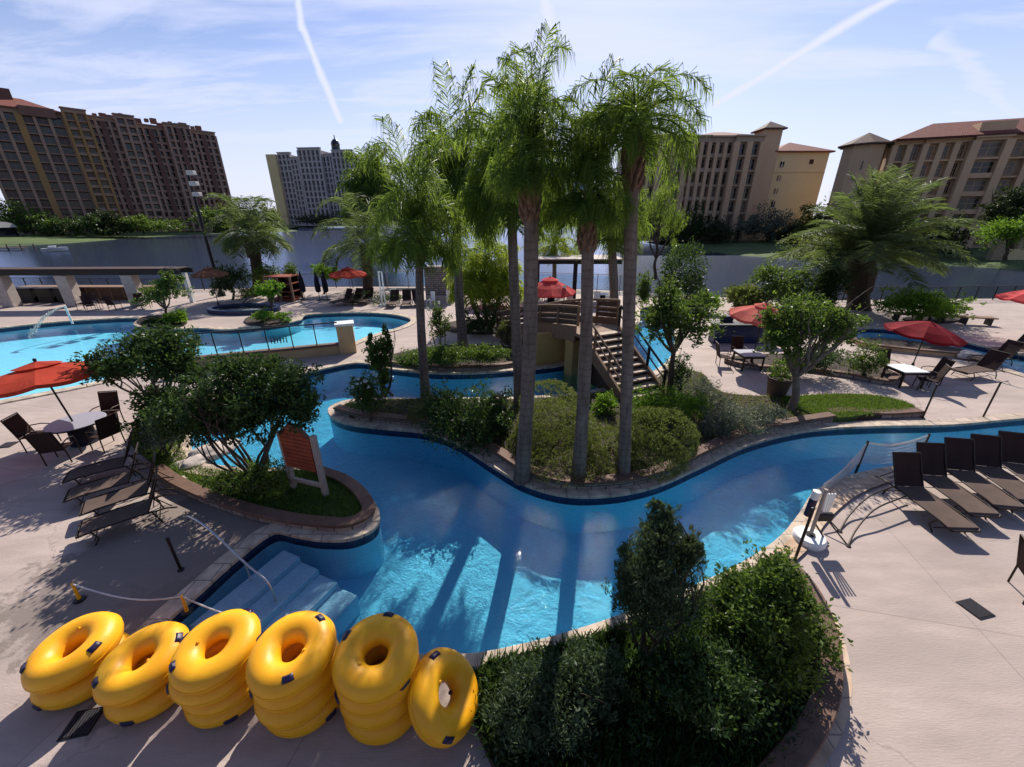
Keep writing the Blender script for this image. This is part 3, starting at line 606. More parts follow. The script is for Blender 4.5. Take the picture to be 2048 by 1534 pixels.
# ---- palms ----
def frond_curve(rnd, az, el, ln, droop, n=14):
    d = Vector((math.cos(az)*math.cos(el), math.sin(az)*math.cos(el), math.sin(el))); p = Vector((0,0,0)); out = [p.copy()]; dirs = [d.copy()]
    st = ln/n
    for i in range(n):
        t = (i+1)/n; d = d+Vector((0,0,-1))*droop*st/ln*1.6*(.25+t*1.3); d.normalize(); p = p+d*st; out.append(p.copy()); dirs.append(d.copy())
    return out, dirs
def palm(label, base, trunk_top, crown_top, hw, nf=24, leaf='frond', hang=.75, r0=.2, r1=.15, seed=0, leafw=.022, leaflen=.5, group=None, lean=None, boots=.6, nl=46, elmin=-15, droop=1.5, fuzzy=.18, name='palm_tree', cat='palm tree', bulge=False, ln_scale=1.15, elmax=80, sink=.55, thick='trunk'):
    rnd = random.Random(label+str(seed)); base = Vector(base); top = Vector(trunk_top); root = empty(name, base, label, cat, group)
    ctop = crown_top; h = max(ctop-top.z, .5); mb = MB(); pts = []; rad = []
    n = 14; sag = Vector((rnd.uniform(-.12,.12), rnd.uniform(-.1,.1), 0))
    for i in range(n+1):
        t = i/n; pts.append(base.lerp(top, t)-Vector((0,0,.1 if i == 0 else 0))+sag*math.sin(math.pi*t))
        rad.append((r0+(r1-r0)*t)*(1+.30*math.exp(-t*14))*(1+rnd.uniform(-.03,.03)))
    mb.tube(pts, rad, 14); mb.build('trunk', M[thick], root, local=False, smooth=True)
    mb = MB()                                     # old leaf bases under the crown
    ax = (top-base).normalized()
    for i in range(46):
        t = i/46; z = top+ax*(-boots*(1-t)+.12*t); a = i*2.4; o = Vector((math.cos(a), math.sin(a), 0)); rr = r1*(1.0+.25*math.sin(math.pi*t))
        L_ = rnd.uniform(.16,.34); s = z+o*rr*.75; e = s+o*L_*.38+Vector((0,0,L_)); mb.tube([s, s.lerp(e,.5)+o*.03, e], [.055, .04, .012], 5)
    mb.tube([top-ax*boots*.9, top-ax*boots*.4, top+ax*.1], [r1*1.02, r1*1.22, r1*.9], 10)
    mb.build('leaf_bases', M['boots_dark' if thick == 'boots_dark' else 'boots'], root, local=False)
    V = []; Q = []; mb = MB(); sims = []
    for i in range(nf):
        az = i*2.39996+rnd.uniform(-.25,.25); u = (i+.5)/nf; el = R(elmin+(elmax-elmin)*u**.85+rnd.uniform(-7,7))
        sims.append((frond_curve(rnd, az, el, rnd.uniform(.82,1.12), droop*rnd.uniform(.8,1.25)), az, u))
    mh = sorted(max(math.hypot(p.x, p.y) for p in s[0][0]) for s in sims)[int(nf*.85)]; mz = max(max(p.z for p in s[0][0]) for s in sims)
    kx, kz = hw/mh, max(h-.25, .3)/mz
    for (cur, dirs), az, u in sims:
        cur = [Vector((p.x*kx, p.y*kx, p.z*kz if p.z > 0 else p.z*kx*sink)) for p in cur]
        dirs = [(cur[min(k+1, len(cur)-1)]-cur[max(k-1, 0)]).normalized() for k in range(len(cur))]
        o = top+Vector((0,0,.05+.25*u))
        mb.tube([o+c for c in cur], [.018*(1-.85*k/len(cur)) for k in range(len(cur))], 4, caps=False)
        m = len(cur)-1
        for k in range(nl):
            t = .12+.88*k/(nl-1); f = t*m; a_ = min(int(f), m-1); p = o+cur[a_].lerp(cur[a_+1], f-a_); d = dirs[a_+1]
            sd_ = d.cross(Vector((0,0,1)))
            if sd_.length < .05: sd_ = Vector((math.cos(az+1.57), math.sin(az+1.57), 0))
            sd_.normalize(); nn = sd_.cross(d)
            ll = leaflen*(.35+.65*math.sin(math.pi*min(1, .12+t*.80))**.7)*rnd.uniform(.75,1.2)
            for s in (-1, 1):
                o1 = (sd_*s*rnd.uniform(.55,1.)+d*rnd.uniform(.35,.7)+nn*rnd.uniform(-.5,.6)*(1 if fuzzy > .1 else .3)).normalized()
                q1 = p+o1*ll*.5; o2 = (o1*(1-hang)+Vector((rnd.gauss(0,fuzzy),rnd.gauss(0,fuzzy),-1))*hang).normalized(); q2 = q1+o2*ll*.62
                wv = o1.cross(Vector((rnd.uniform(-1,1),rnd.uniform(-1,1),rnd.uniform(-.3,1)))).normalized()*leafw*.5
                b = len(V); V += [p-wv*.6, p+wv*.6, q1+wv, q1-wv, q2+wv*.15, q2-wv*.15]; Q += [(b,b+1,b+2,b+3), (b+3,b+2,b+4,b+5)]
    mb.build('frond_stems', M[leaf], root, local=False)
    build_np('crown', np.array([tuple(v) for v in V]), Q, M[leaf], root, base)
    return root
def palm_px(label, bx, by, tx, ty, cy, hw, Y=None, bz=0., **kw):
    b = g(bx, by, bz) if Y is None else Vector((at(bx, by, Y).x, Y, bz))
    t = at(tx, ty, b.y); return palm(label, b, t, at(tx, cy, b.y).z, hw*pxm(tx, (ty+cy)/2, b.y), **kw)
QP = 'queen palms on the planted island'
palm_px('queen palm at the left end of the island, its brown boots above the left bush', 852, 792, 838, 492, 250, 100, bz=.1, group=QP, r0=.17, r1=.13, nf=32, leaflen=.78, leafw=.025, nl=64, elmin=-25, sink=.5, droop=1.3)
palm_px('queen palm rising from the clipped groundcover bed behind the river', 927, 702, 914, 400, 130, 110, bz=.1, group=QP, r0=.24, r1=.19, nf=38, leaflen=1.1, leafw=.042, nl=66, elmin=-30, sink=1.0, droop=1.2)
palm_px('queen palm whose trunk stands directly left of the thickest trunk', 1040, 805, 1022, 385, 130, 104, bz=.1, group=QP, r0=.19, r1=.14, nf=46, leaflen=.85, leafw=.030, nl=66, elmin=-30, sink=.9, droop=1.2)
palm_px('tallest queen palm, with a flaking brown upper trunk', 1044, 955, 1062, 350, 88, 100, bz=.1, group=QP, r0=.18, r1=.145, nf=32, leaflen=.55, leafw=.0165, nl=62, elmin=-15, boots=.9, droop=1.25)
palm_px('queen palm standing before the foot of the wooden stairs, with a dark green crown', 1156, 958, 1176, 415, 142, 88, bz=.1, group=QP, r0=.165, r1=.12, nf=32, leaflen=.55, leafw=.0165, nl=60, elmin=-20, boots=.9, droop=1.3)
palm_px('rightmost queen palm, with wide weeping fronds over its red brown boots', 1247, 955, 1266, 270, 130, 138, bz=.1, group=QP, r0=.15, r1=.125, nf=30, leaflen=.5, leafw=.0155, nl=62, elmin=-15, boots=1.0, droop=2.0, ln_scale=1.2)
palm_px('slim palm behind the island whose trunk rises beside the bridge', 1229, 640, 1222, 470, 330, 70, bz=0., r0=.3, r1=.25, nf=26, leaflen=1.4, leafw=.05, droop=1.3, leaf='frond', group='palms on the far terrace')
palm_px('short yellow green palm under the dark pergola beam', 1107, 585, 1108, 500, 385, 58, bz=0., r0=.2, r1=.17, nf=22, leaflen=.9, leafw=.05, droop=1.6, leaf='frond_y', group='palms on the far terrace', elmin=0)
palm_px('palm with a bushy trunk beside the orange parasol at the lake fence', 736, 582, 733, 492, 385, 98, bz=0., r0=.42, r1=.48, nf=30, hang=.25, leaflen=1.1, leafw=.05, droop=1.6, leaf='frond_g', group='palms on the far terrace', boots=1.6, fuzzy=.1, elmin=-25, nl=50, thick='boots_dark')
palm_px('date palm with a leaning shaggy trunk at the lake edge', 517, 590, 503, 475, 388, 72, bz=0., r0=.4, r1=.48, nf=36, hang=.2, leaflen=1.0, leafw=.05, droop=1.5, leaf='frond_g', group='palms on the far terrace', boots=1.8, fuzzy=.1, elmin=-25, nl=50, thick='boots_dark')
palm_px('tall wispy palm rising behind the lake palm at left', 748, 470, 752, 420, 290, 62, Y=90, bz=-.5, r0=.3, r1=.25, nf=54, hang=.6, leaflen=3.6, leafw=.20, droop=1.3, leaf='frond', nl=44, group='palms on the far terrace', elmin=10)
palm_px('large spreading palm with stiff feathery fronds on the right deck', 1716, 618, 1722, 520, 340, 150, bz=0., r0=.62, r1=.8, nf=64, hang=.15, leaflen=1.1, leafw=.045, droop=.9, leaf='frond_g', boots=2.6, fuzzy=.08, elmin=12, nl=90, elmax=88, thick='boots_dark', ln_scale=1.1)
# multi-stem yellow-green palms
for i, (bx, tx, ty, cy, hw, lab) in enumerate(((975,966,560,445,72,'yellow green clump palm with three slender stems, the tallest of the clump'), (965,940,588,485,48,'yellow green clump palm leaning left of the clump'), (985,1003,582,480,46,'yellow green clump palm leaning right of the clump'))):
    palm_px(lab, bx, 650, tx, ty, cy, hw, bz=.1, r0=.14, r1=.11, nf=24, leaflen=.75, leafw=.045, droop=1.7, leaf='frond_y', group='clump palms behind the groundcover', elmin=0, boots=.4, hang=.5)
plant('weeping_tree', 'willow like weeping tree behind the rightmost palm', 'tree', g(1310,560), [(1312,425,42,55,0),(1345,450,26,60,.5),(1330,385,30,26,0),(1280,440,22,40,0)], 'frond', .32, 520, 12, stems=5, stem_r=.16, fork=2.2, wid=.14, up=-1.2, shell=.2)

# ---- island and terrace shrubs ----
def sh_(name, label, bx, by, blobs, mat, leaf, ncl, per, bz=.15, **kw): return plant(name, label, kw.pop('cat', 'shrub'), g(bx, by, bz), blobs, mat, leaf, ncl, per, **kw)
sh_('shrub', 'large dark green shrub in front of the third palm trunk', 940, 868, [(945,815,85,62,0),(880,825,50,55,.2),(1000,820,48,65,.2),(940,860,95,45,-.3)], 'leaf_dark', .10, 1000, 13, stems=6)
sh_('hedge', 'clipped olive hedge between the two tallest palm trunks', 1110, 900, [(1098,808,60,42,1.7),(1112,856,80,46,.4),(1062,890,46,42,.1),(1128,915,88,34,-.6)], 'leaf_olive', .045, 3400, 13, shell=.9, sig=.035, lump=.04, cat='hedge', stems=5)
sh_('hedge', 'rounded clipped hedge right of the rightmost palm trunk', 1312, 930, [(1316,872,76,48,.6),(1306,908,68,32,.1),(1212,902,56,40,.2)], 'leaf_olive', .045, 3000, 13, shell=.9, sig=.035, lump=.04, cat='hedge', stems=5)
sh_('shrub', 'bright green leafy shrub above the rounded hedge', 1345, 838, [(1330,810,70,28,0),(1385,808,36,26,.2),(1290,812,36,26,.2)], 'leaf_bright', .075, 700, 12, stems=6)
sh_('shrub', 'small lime green shrub at the foot of the wooden stairs', 1215, 825, [(1212,808,32,24,0)], 'leaf_bright', .07, 260, 11, stems=4)
sh_('shrub', 'pale silvery shrub at the river edge left of the lawn', 1480, 858, [(1480,832,62,26,0),(1440,846,44,24,-.3),(1540,828,40,18,.3)], 'leaf_grey', .06, 800, 12, stems=6)
sh_('shrub', 'grey twiggy shrub under the tree beside the stairs', 1400, 812, [(1400,780,38,34,0),(1445,800,30,20,0)], 'leaf_grey', .06, 420, 9, stems=8)
sh_('shrub', 'white flowering shrub at the left tip of the island', 735, 835, [(735,802,42,32,0),(730,772,32,24,.1)], 'leaf_mid', .075, 420, 12, stems=5, flower=16)
sh_('shrub', 'upright conical shrub with two pointed tops by the back river', 772, 792, [(758,712,30,40,0),(772,680,13,34,0),(745,690,10,28,0),(768,755,20,40,0)], 'leaf_mid', .10, 420, 13, stems=3, stem_r=.05)
sh_('shrub', 'low brown heath shrub on the mulch at the island centre', 850, 842, [(830,828,42,22,0),(890,850,42,18,0)], 'leaf_olive', .05, 300, 10, stems=5)
sh_('groundcover', 'clipped rounded groundcover in the bed behind the river', 905, 735, [(905,712,118,20,0,.4),(975,706,60,17,.2,.5),(820,720,40,15,0,.6)], 'leaf_mid', .085, 1500, 12, shell=.6, sig=.1, cat='ground cover', stems=3)
sh_('shrub', 'leafy shrub with white blooms behind the groundcover bed', 880, 700, [(882,652,28,34,0),(870,625,18,20,0)], 'leaf_mid', .10, 260, 11, stems=4, flower=8)
sh_('shrub', 'dark shrub under the yellow clump palms', 970, 665, [(975,628,52,36,0),(940,640,30,26,0)], 'leaf_dark', .12, 420, 12, stems=4)
sh_('shrub', 'sparse twiggy shrub at the right end of the clump palm bed', 1015, 690, [(1012,655,26,34,0)], 'leaf_olive', .09, 130, 8, stems=8)
T = lambda label, bx, by, blobs, mat, leaf, ncl, per, **kw: plant('tree', label, 'tree', g(bx, by, kw.pop('bz', .1)), blobs, mat, leaf, ncl, per, **kw)
T('dark tree with a forked trunk beside the wooden stairs', 1337, 790, [(1345,630,72,62,0),(1405,645,40,40,0),(1300,650,40,42,0),(1330,590,44,40,.3),(1390,600,36,32,.4)], 'leaf_mid', .12, 700, 13, stems=9, stem_r=.10, fork=1.7, shell=.25)
T('dark rounded low shrub tree under the stairs tree', 1352, 785, [(1355,742,32,36,0)], 'leaf_dark', .09, 200, 11, stems=5)
T('round crowned tree with a slanting trunk by the right tables', 1578, 822, [(1610,655,80,62,0),(1560,690,50,44,0),(1660,650,52,48,.2),(1560,640,44,36,.3),(1690,640,34,40,.3)], 'leaf_mid', .115, 850, 13, stems=10, stem_r=.12, fork=1.3, shell=.25, bark='bark_lichen')
sh_('shrub', 'round green shrub at the right end of the curved right bed', 1735, 752, [(1735,722,34,34,0)], 'leaf_mid', .08, 300, 12, stems=4)
sh_('shrub', 'low dark shrub spreading along the curved right bed', 1660, 748, [(1650,715,60,32,0),(1590,725,40,26,.2)], 'leaf_dark', .08, 620, 12, stems=5)
T('left leafy tree spreading over the orange parasol', 335, 862, [(290,712,84,48,.0),(335,690,62,36,.2),(225,730,55,42,-.1),(365,735,60,50,0),(330,810,60,50,0),(300,870,44,34,0)], 'leaf_dark', .11, 1450, 14, stems=9, stem_r=.06, spread=.3, shell=.2)
T('multi stemmed tree with bare curved stems on the sign peninsula', 512, 965, [(520,778,92,58,0),(430,800,70,58,.1),(585,800,58,56,-.1),(470,740,70,34,.1),(400,840,62,54,0),(520,830,74,40,-.2),(350,835,58,46,.1),(450,850,50,40,0)], 'leaf_dark', .10, 2100, 14, stems=13, stem_r=.045, spread=.16, shell=.2, bark='bark')
sh_('shrub', 'grey green low shrub under the left leafy tree', 330, 905, [(330,872,50,34,0)], 'leaf_grey', .07, 260, 10, stems=5)
sh_('shrub', 'low leafy shrub around the base of the multi stemmed tree', 520, 985, [(520,955,66,24,0),(450,960,44,18,0)], 'leaf_mid', .06, 520, 12, stems=6)
# foreground shrubs
sh_('shrub', 'tall dark feathery cedar shrub in the foreground bed', 1305, 1300, [(1312,1105,80,75,0),(1300,1180,90,85,0),(1325,1045,42,40,.1),(1375,1110,36,56,0),(1245,1130,34,52,0)], 'leaf_cedar', .075, 1500, 15, stems=10, stem_r=.035, wid=.28, shell=.2, sig=.13, bark='bark', up=.7)
sh_('shrub', 'broad bright topped shrub at the right of the foreground bed', 1545, 1300, [(1545,1200,90,82,0),(1590,1265,58,70,0),(1480,1215,70,70,.2),(1540,1290,95,70,-.2)], 'leaf_mid', .075, 1900, 14, stems=9, stem_r=.03, shell=.35)
sh_('shrub', 'low spreading shrub right of the single yellow tube', 1100, 1420, [(1090,1385,110,75,0),(1180,1340,70,60,.2),(1060,1450,95,60,-.1)], 'leaf_cedar', .07, 1700, 13, stems=8, stem_r=.02, shell=.35, wid=.35)
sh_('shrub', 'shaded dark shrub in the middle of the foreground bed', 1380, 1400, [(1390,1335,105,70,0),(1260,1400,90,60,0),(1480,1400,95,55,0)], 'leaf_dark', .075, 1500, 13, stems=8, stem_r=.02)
# background terrace and lakeside shrubs
sh_('shrub', 'domed dark cypress shrub behind the stairs tree', 1365, 602, [(1366,545,40,46,0),(1362,580,42,30,0)], 'leaf_dark', .22, 420, 13, bz=0, shell=.6, lump=.06, stems=3)
for i, (lab, bx, by, bl, mt) in enumerate((
 ('wide yellow green hedge shrub at left of the lakeside row on the right', 1500, 622, [(1500,590,52,24,0)], 'leaf_olive'),
 ('large domed green shrub in the lakeside row on the right', 1575, 622, [(1565,572,62,46,0),(1600,600,40,24,0)], 'leaf_mid'),
 ('tall dark shrub between the domed shrub and the big palm', 1660, 622, [(1652,565,38,56,0),(1640,610,40,20,0)], 'leaf_dark'),
 ('yellow brown spreading shrub beside the big palm on the shore', 1640, 560, [(1630,500,70,34,0),(1690,520,60,30,0)], 'leaf_olive'))):
    sh_('shrub', lab, bx, by, bl, mt, .2, 520, 13, bz=0, stems=4, group='lakeside shrubs on the right')
T('round yellow green tree behind the crimson parasol', 1858, 642, [(1850,605,66,28,0),(1800,610,40,20,.2),(1890,612,40,22,.2)], 'leaf_bright', .17, 620, 13, stems=6, stem_r=.1, fork=.8)
T('rounded tree on the lake bank at far right', 2010, 520, [(2015,465,46,32,0)], 'leaf_bright', .3, 360, 13, bz=-.6, stems=5, stem_r=.25, fork=2)
for lab, bx, by, bl, mt in (
 ('umbrella crowned tree in the left terrace bed near the pergola end', 335, 645, [(338,578,36,22,0),(300,590,34,18,.2),(345,555,22,18,.1)], 'leaf_mid'),
 ('slim young tree in the pool point bed', 545, 640, [(540,578,26,18,0)], 'leaf_bright'),
 ('leafy tree before the shaggy lake palm', 530, 592, [(530,545,34,22,0),(575,545,24,16,.3)], 'leaf_mid'),
 ('dark tree beside the leaning light pole', 465, 600, [(465,555,36,30,0),(440,570,24,24,0)], 'leaf_dark'),
 ('small feathery tree by the lake fence, left of the orange parasol', 648, 588, [(645,542,28,14,0),(665,552,24,10,.1)], 'leaf_bright')):
    T(lab, bx, by, bl, mt, .15, 330, 13, stems=6, stem_r=.08, fork=.9, bz=0, group='small trees on the far terrace')
for lab, bx, by, bl, mt in (
 ('low yellow shrub at the foot of the umbrella crowned tree', 355, 648, [(355,632,22,13,0)], 'leaf_bright'),
 ('low dark shrub left of the umbrella crowned tree', 318, 650, [(318,640,26,9,0)], 'leaf_dark'),
 ('round yellow grassy shrub on the pool point', 528, 645, [(528,632,28,13,0),(565,634,20,10,0)], 'leaf_bright'),
 ('dark hedge block along the lake fence', 760, 605, [(720,592,40,10,.4),(790,592,48,10,.4)], 'leaf_dark'),
 ('leafy shrub under the lake palm', 490, 605, [(500,585,36,12,0)], 'leaf_mid')):
    sh_('shrub', lab, bx, by, bl, mt, .12, 240, 12, bz=.05, stems=3, group='low shrubs on the far terrace')
for lab, bx, by, bl, mt in (('shrub beside the bridge railing, left of the stairs tree', 1285, 640, [(1288,580,24,40,0)], 'leaf_mid'), ('yellow shrub behind the salmon parasol', 1410, 625, [(1412,598,24,20,0)], 'leaf_bright')):
    sh_('shrub', lab, bx, by, bl, mt, .14, 260, 12, bz=.0, stems=3)
# far shore trees
far = [('dark tree at the left end of the far shore', 20, 470, [(15,430,60,36,0),(60,450,50,28,0)], 'leaf_mid', 150),
 ('dark tree in front of the tall block at its left corner', 110, 482, [(120,455,48,24,0),(170,450,36,22,0)], 'leaf_dark', 152),
 ('green tree below the middle of the long brown tower', 290, 472, [(280,448,46,18,0),(330,452,40,12,0)], 'leaf_mid', 165),
 ('dark tree at the foot of the brown tower near the date palm', 215, 474, [(215,448,34,24,0)], 'leaf_far', 158),
 ('dark tree right of the long brown tower', 430, 466, [(430,440,30,28,0)], 'leaf_mid', 175),
 ('sunlit tree between the two towers across the lake', 545, 460, [(540,430,36,24,0),(470,420,28,28,6)], 'leaf_olive', 190),
 ('low tree line under the grey tower', 640, 452, [(640,440,66,10,0)], 'leaf_far', 280),
 ('dark tree below the grey tower at its right', 720, 450, [(718,430,40,20,0)], 'leaf_dark', 270),
 ('dark conical tree in front of the left bays of the taupe hotel', 1385, 490, [(1385,455,30,40,0),(1350,470,34,28,0)], 'leaf_dark', 117),
 ('dark tree beside the conical tree at the taupe hotel', 1440, 492, [(1440,465,40,34,0)], 'leaf_far', 116),
 ('silvery tree under the pavilion tower', 1540, 490, [(1540,445,44,36,0),(1500,455,30,24,0)], 'leaf_grey', 114),
 ('dark tree right of the silvery tree', 1585, 492, [(1580,470,40,26,0)], 'leaf_far', 113),
 ('yellow green tree below the cream annex', 1640, 495, [(1630,440,46,40,0),(1600,470,36,24,0)], 'leaf_olive', 108),
 ('dark trees mass left of the taupe hotel behind the palms', 1270, 470, [(1285,440,50,30,0)], 'leaf_dark', 120),
 ('grey tree in front of the far right hotel corner', 1790, 500, [(1790,450,44,50,0)], 'leaf_mid', 84),
 ('dark tree under the right hotel wall', 1900, 505, [(1890,470,50,36,0),(1860,490,60,24,0)], 'leaf_far', 80),
 ('shaded tree at the far right end of the right hotel', 2030, 500, [(2030,420,50,44,0)], 'leaf_far', 76)]
for lab, bx, by, bl, mt, Y in far:
    b = at(bx, by, Y); b.z = -.3
    plant('tree', lab, 'tree', b, bl, mt, .55 if Y < 130 else .8, 330, 13, group='trees along the far shore', stems=5, stem_r=.3, fork=2.5)
# ---- grass (stuff) ----
def grass(name, loop, z, count, h, mat, label=None):
    rng = rngof(name+str(count)); xs = [p.x for p in loop]; ys = [p.y for p in loop]; P = []
    while len(P) < count:
        q = (rng.uniform(min(xs), max(xs)), rng.uniform(min(ys), max(ys)))
        if inside(q, loop): P.append((*q, z))
    P = np.array(P); n = len(P); hh = h*(.4+rng.random((n,1))); d = unit(rng.normal(0,.45,(n,3))+np.array([0,0,1.])); wv = unit(np.cross(d, rng.normal(0,1,(n,3))))*h*.10
    V = np.empty((n,3,3)); V[:,0] = P-wv; V[:,1] = P+wv; V[:,2] = P+d*hh
    o = build_np(name, V.reshape(-1,3), np.arange(3*n).reshape(n,3), M[mat]); return tag(o, label, 'grass', kind='stuff')
grass('grass', PEN, .13, 15000, .11, 'grass', 'short grass covering the sign peninsula')
grass('grass', LAWN2, .2, 12000, .10, 'grass', 'strip of lawn below the slanting tree')
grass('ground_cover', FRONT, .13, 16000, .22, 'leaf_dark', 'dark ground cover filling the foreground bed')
grass('ground_cover', ISL, .15, 16000, .14, 'leaf_olive', 'sparse ground cover across the palm island')
# ================= buildings =================
def frame_at(P0, P1):
    d = P1-P0; return math.atan2(d.y, d.x), math.hypot(d.x, d.y)
def box_part(root, name, mat, c, s, mi=None): return MB().box(c, s).build(name, M[mat], root)
def facade(root, x0, x1, H, floors, bays, wall, pier, slab, depth=14., rec=.9, z0=0., pw=.7, panes=('pane','pane','pane_curtain'), top=1.2, win_w=.72, sill=.22, first=None, counter=None, kinds=None, y0=0., balus=True):
    """bays across [x0,x1], recessed between pilasters and floor slabs; each window its own part"""
    bw = (x1-x0)/bays; fh = (H-z0)/floors; counter = counter if counter is not None else {'n': 0}
    MB().box(((x0+x1)/2, y0+rec+depth/2, (z0+H)/2), (x1-x0, depth, H-z0)).build('wall', M[wall], root)
    mb = MB(); mb.box(((x0+x1)/2, y0+rec+.1, H+top/2), (x1-x0+.3, .6+rec, top)).box(((x0+x1)/2, y0+rec-.1, H+top+.2), (x1-x0+.8, 1.2+rec, .4)); mb.build('parapet', M[slab], root)
    for i in range(bays+1):
        k = kinds[i % len(kinds)] if kinds else pier
        w_ = pw*(2.1 if k != pier else 1)
        MB().box((x0+i*bw, y0+rec/2-.06, (z0+H)/2), (w_, rec+.1, H-z0-.01)).build('pilaster', M[k], root)
    for f in range(floors):
        z = z0+f*fh; mb = MB(); hh = .95 if balus and (f*3+int(x0)) % 5 != 2 else .34
        mb.box(((x0+x1)/2, y0+rec/2+.09, z+hh/2+.02), (x1-x0-.05, rec-.18, hh)); mb.build('floor_slab', M[slab], root)
    ww, wh = (bw-pw)*win_w, fh*.70; rnd = random.Random(root['label']); rest = MB(); mesh = {}
    for f in range(floors-1, -1, -1):
        for i in range(bays):
            c = Vector((x0+(i+.5)*bw, y0+rec-.03, z0+f*fh+fh*.52)); pm = panes[rnd.randrange(len(panes))]
            if counter['n'] >= 96: rest.box(c, (ww, .06, wh)); continue
            counter['n'] += 1
            if pm not in mesh:
                o = MB().box((0,0,0), (ww, .06, wh)).build('window', M[pm], root)
                fr = MB().box((0,-.05,0), (.09,.06,wh)).box((0,-.051,wh*.12), (ww,.05,.07)).box((0,-.05,-wh/2+.05), (ww+.1,.08,.1)).build('frame', M[slab], o); mesh[pm] = (o, fr)
            else:
                o = mesh[pm][0].copy(); COL.objects.link(o); o.parent = root; fr = mesh[pm][1].copy(); COL.objects.link(fr); fr.parent = o
            o.location = c
    if rest.v: tag(rest.build('window', M[panes[0]], root), kind='stuff')
    return counter
def hip(root, x0, x1, y0, y1, z, h, mat, over=1.0, name='roof', ridge=.3):
    x0 -= over; x1 += over; y0 -= over; y1 += over; m = min(x1-x0, y1-y0)/2; ym = (y0+y1)/2; a = min(m, (x1-x0)/2-.01)
    mb = MB().add([(x0,y0,z),(x1,y0,z),(x1,y1,z),(x0,y1,z),(x0+a,ym,z+h),(x1-a,ym,z+h)], [(0,1,5,4),(1,2,5),(2,3,4,5),(3,0,4),(3,2,1,0)])
    mb.box(((x0+x1)/2, (y0+y1)/2, z-.16), (x1-x0-.1, y1-y0-.1, .3)); return mb.build(name, M[mat], root)
# long brown tower on the left, two joined blocks
def Bpt(px, py, Y): p = at(px, py, Y); return Vector((p.x, p.y, 0))
A0, A1, A2 = Bpt(-75, 200, 160), Bpt(118, 215, 177), Bpt(425, 250, 215)
rz, ln = frame_at(A0, A1); root = empty('tower_block', A0+Vector((0,0,-.5)), 'tall brown tower block with red tiled roof and large dark red windows at left', 'tower block', None, rz)
facade(root, 0, ln, 40.5, 13, 6, 'bldg_dk', 'bldg_pier', 'bldg_pier', 16., 1.2, pw=.9, panes=('pane','pane','pane_red'), win_w=.95, kinds=['bldg_pier','bldg_pier','bldg_pier','bldg_ochre','bldg_pier'], balus=False)
hip(root, -.5, ln-.3, .2, 17, 42.2, 4.2, 'roof_red', .9); MB().box((ln*.42, 9, 46.5), (5, 5, 4.5)).build('plant_room', M['bldg_dk'], root)
MB().box((ln*.73, 1.0, 41.5), (9, 3.5, 3.0)).build('attic', M['bldg'], root)
rz, ln = frame_at(A1, A2); root = empty('tower_block', A1+Vector((.5,0,-.5)), 'long curved brown tower block with flat parapets and many small balconies', 'tower block', None, rz); c = {'n': 0}
seg = [(0,.13,42.5,-1.2,2,'bldg_ochre'),(.13,.30,41.2,.6,4,'bldg_pier'),(.30,.42,42.8,-.8,2,'bldg_pier'),(.42,.62,40.6,1.6,4,'bldg_pier'),(.62,.80,42.0,-.5,4,'bldg_pier'),(.80,1.0,40.8,1.2,4,'bldg_pier')]
for a_, b_, H, y0, nb, pr in seg: facade(root, ln*a_+.02, ln*b_-.02, H, 15, nb, 'bldg' if pr != 'bldg_ochre' else 'bldg_ochre', pr, 'bldg_pier', 15., 1.3, pw=.8, counter=c, y0=y0, kinds=[pr, pr, 'bldg_dk'] if nb > 2 else None, panes=('pane','pane','pane_red','pane_curtain'))
mb = MB(); 
for k in range(14): mb.box((ln*(.2+.055*k), 6+(k % 3)*1.5, 43.6+(k % 4)*.3), (1.2+(k % 3)*.8, 2, 1.2+(k % 2)*.8))
mb.build('roof_plant', M['bldg_dk'], root)
# grey tower across the lake
B0, B1 = Bpt(552, 310, 300), Bpt(735, 310, 292)
rz, ln = frame_at(B0, B1); root = empty('tower_block', B0+Vector((0,0,-.5)), 'distant grey tower block with vertical ribs and a small domed cupola', 'tower block', None, rz); c = {'n': 0}
for a_, b_, H, y0, nb in ((0,.14,43.5,1.,3),(.14,.26,40.5,.4,3),(.26,.50,45.5,-1.5,5),(.50,.62,42.,.6,3),(.62,.84,44.0,-.6,5),(.84,1.1,38.,1.2,6)): facade(root, ln*a_+.02, ln*b_-.02, H, 13, nb, 'bldg_grey', 'bldg_greyp', 'bldg_greyp', 15., 1.1, pw=1.1, counter=c, y0=y0)
MB().box((-3.4, 7.5, 21.8), (6.8, 17, 43.6)).build('end_wall', M['bldg_cream'], root)
mb = MB(); mb.lathe([(3.2,43),(3.2,46),(2.8,46.3),(2.6,49),(2.9,49.3),(2.3,51),(1.2,52.2),(.35,52.6),(.3,54.5),(0,55)], 16, (ln*.62, 6, 0)); mb.build('cupola', M['pane'], root, smooth=True)
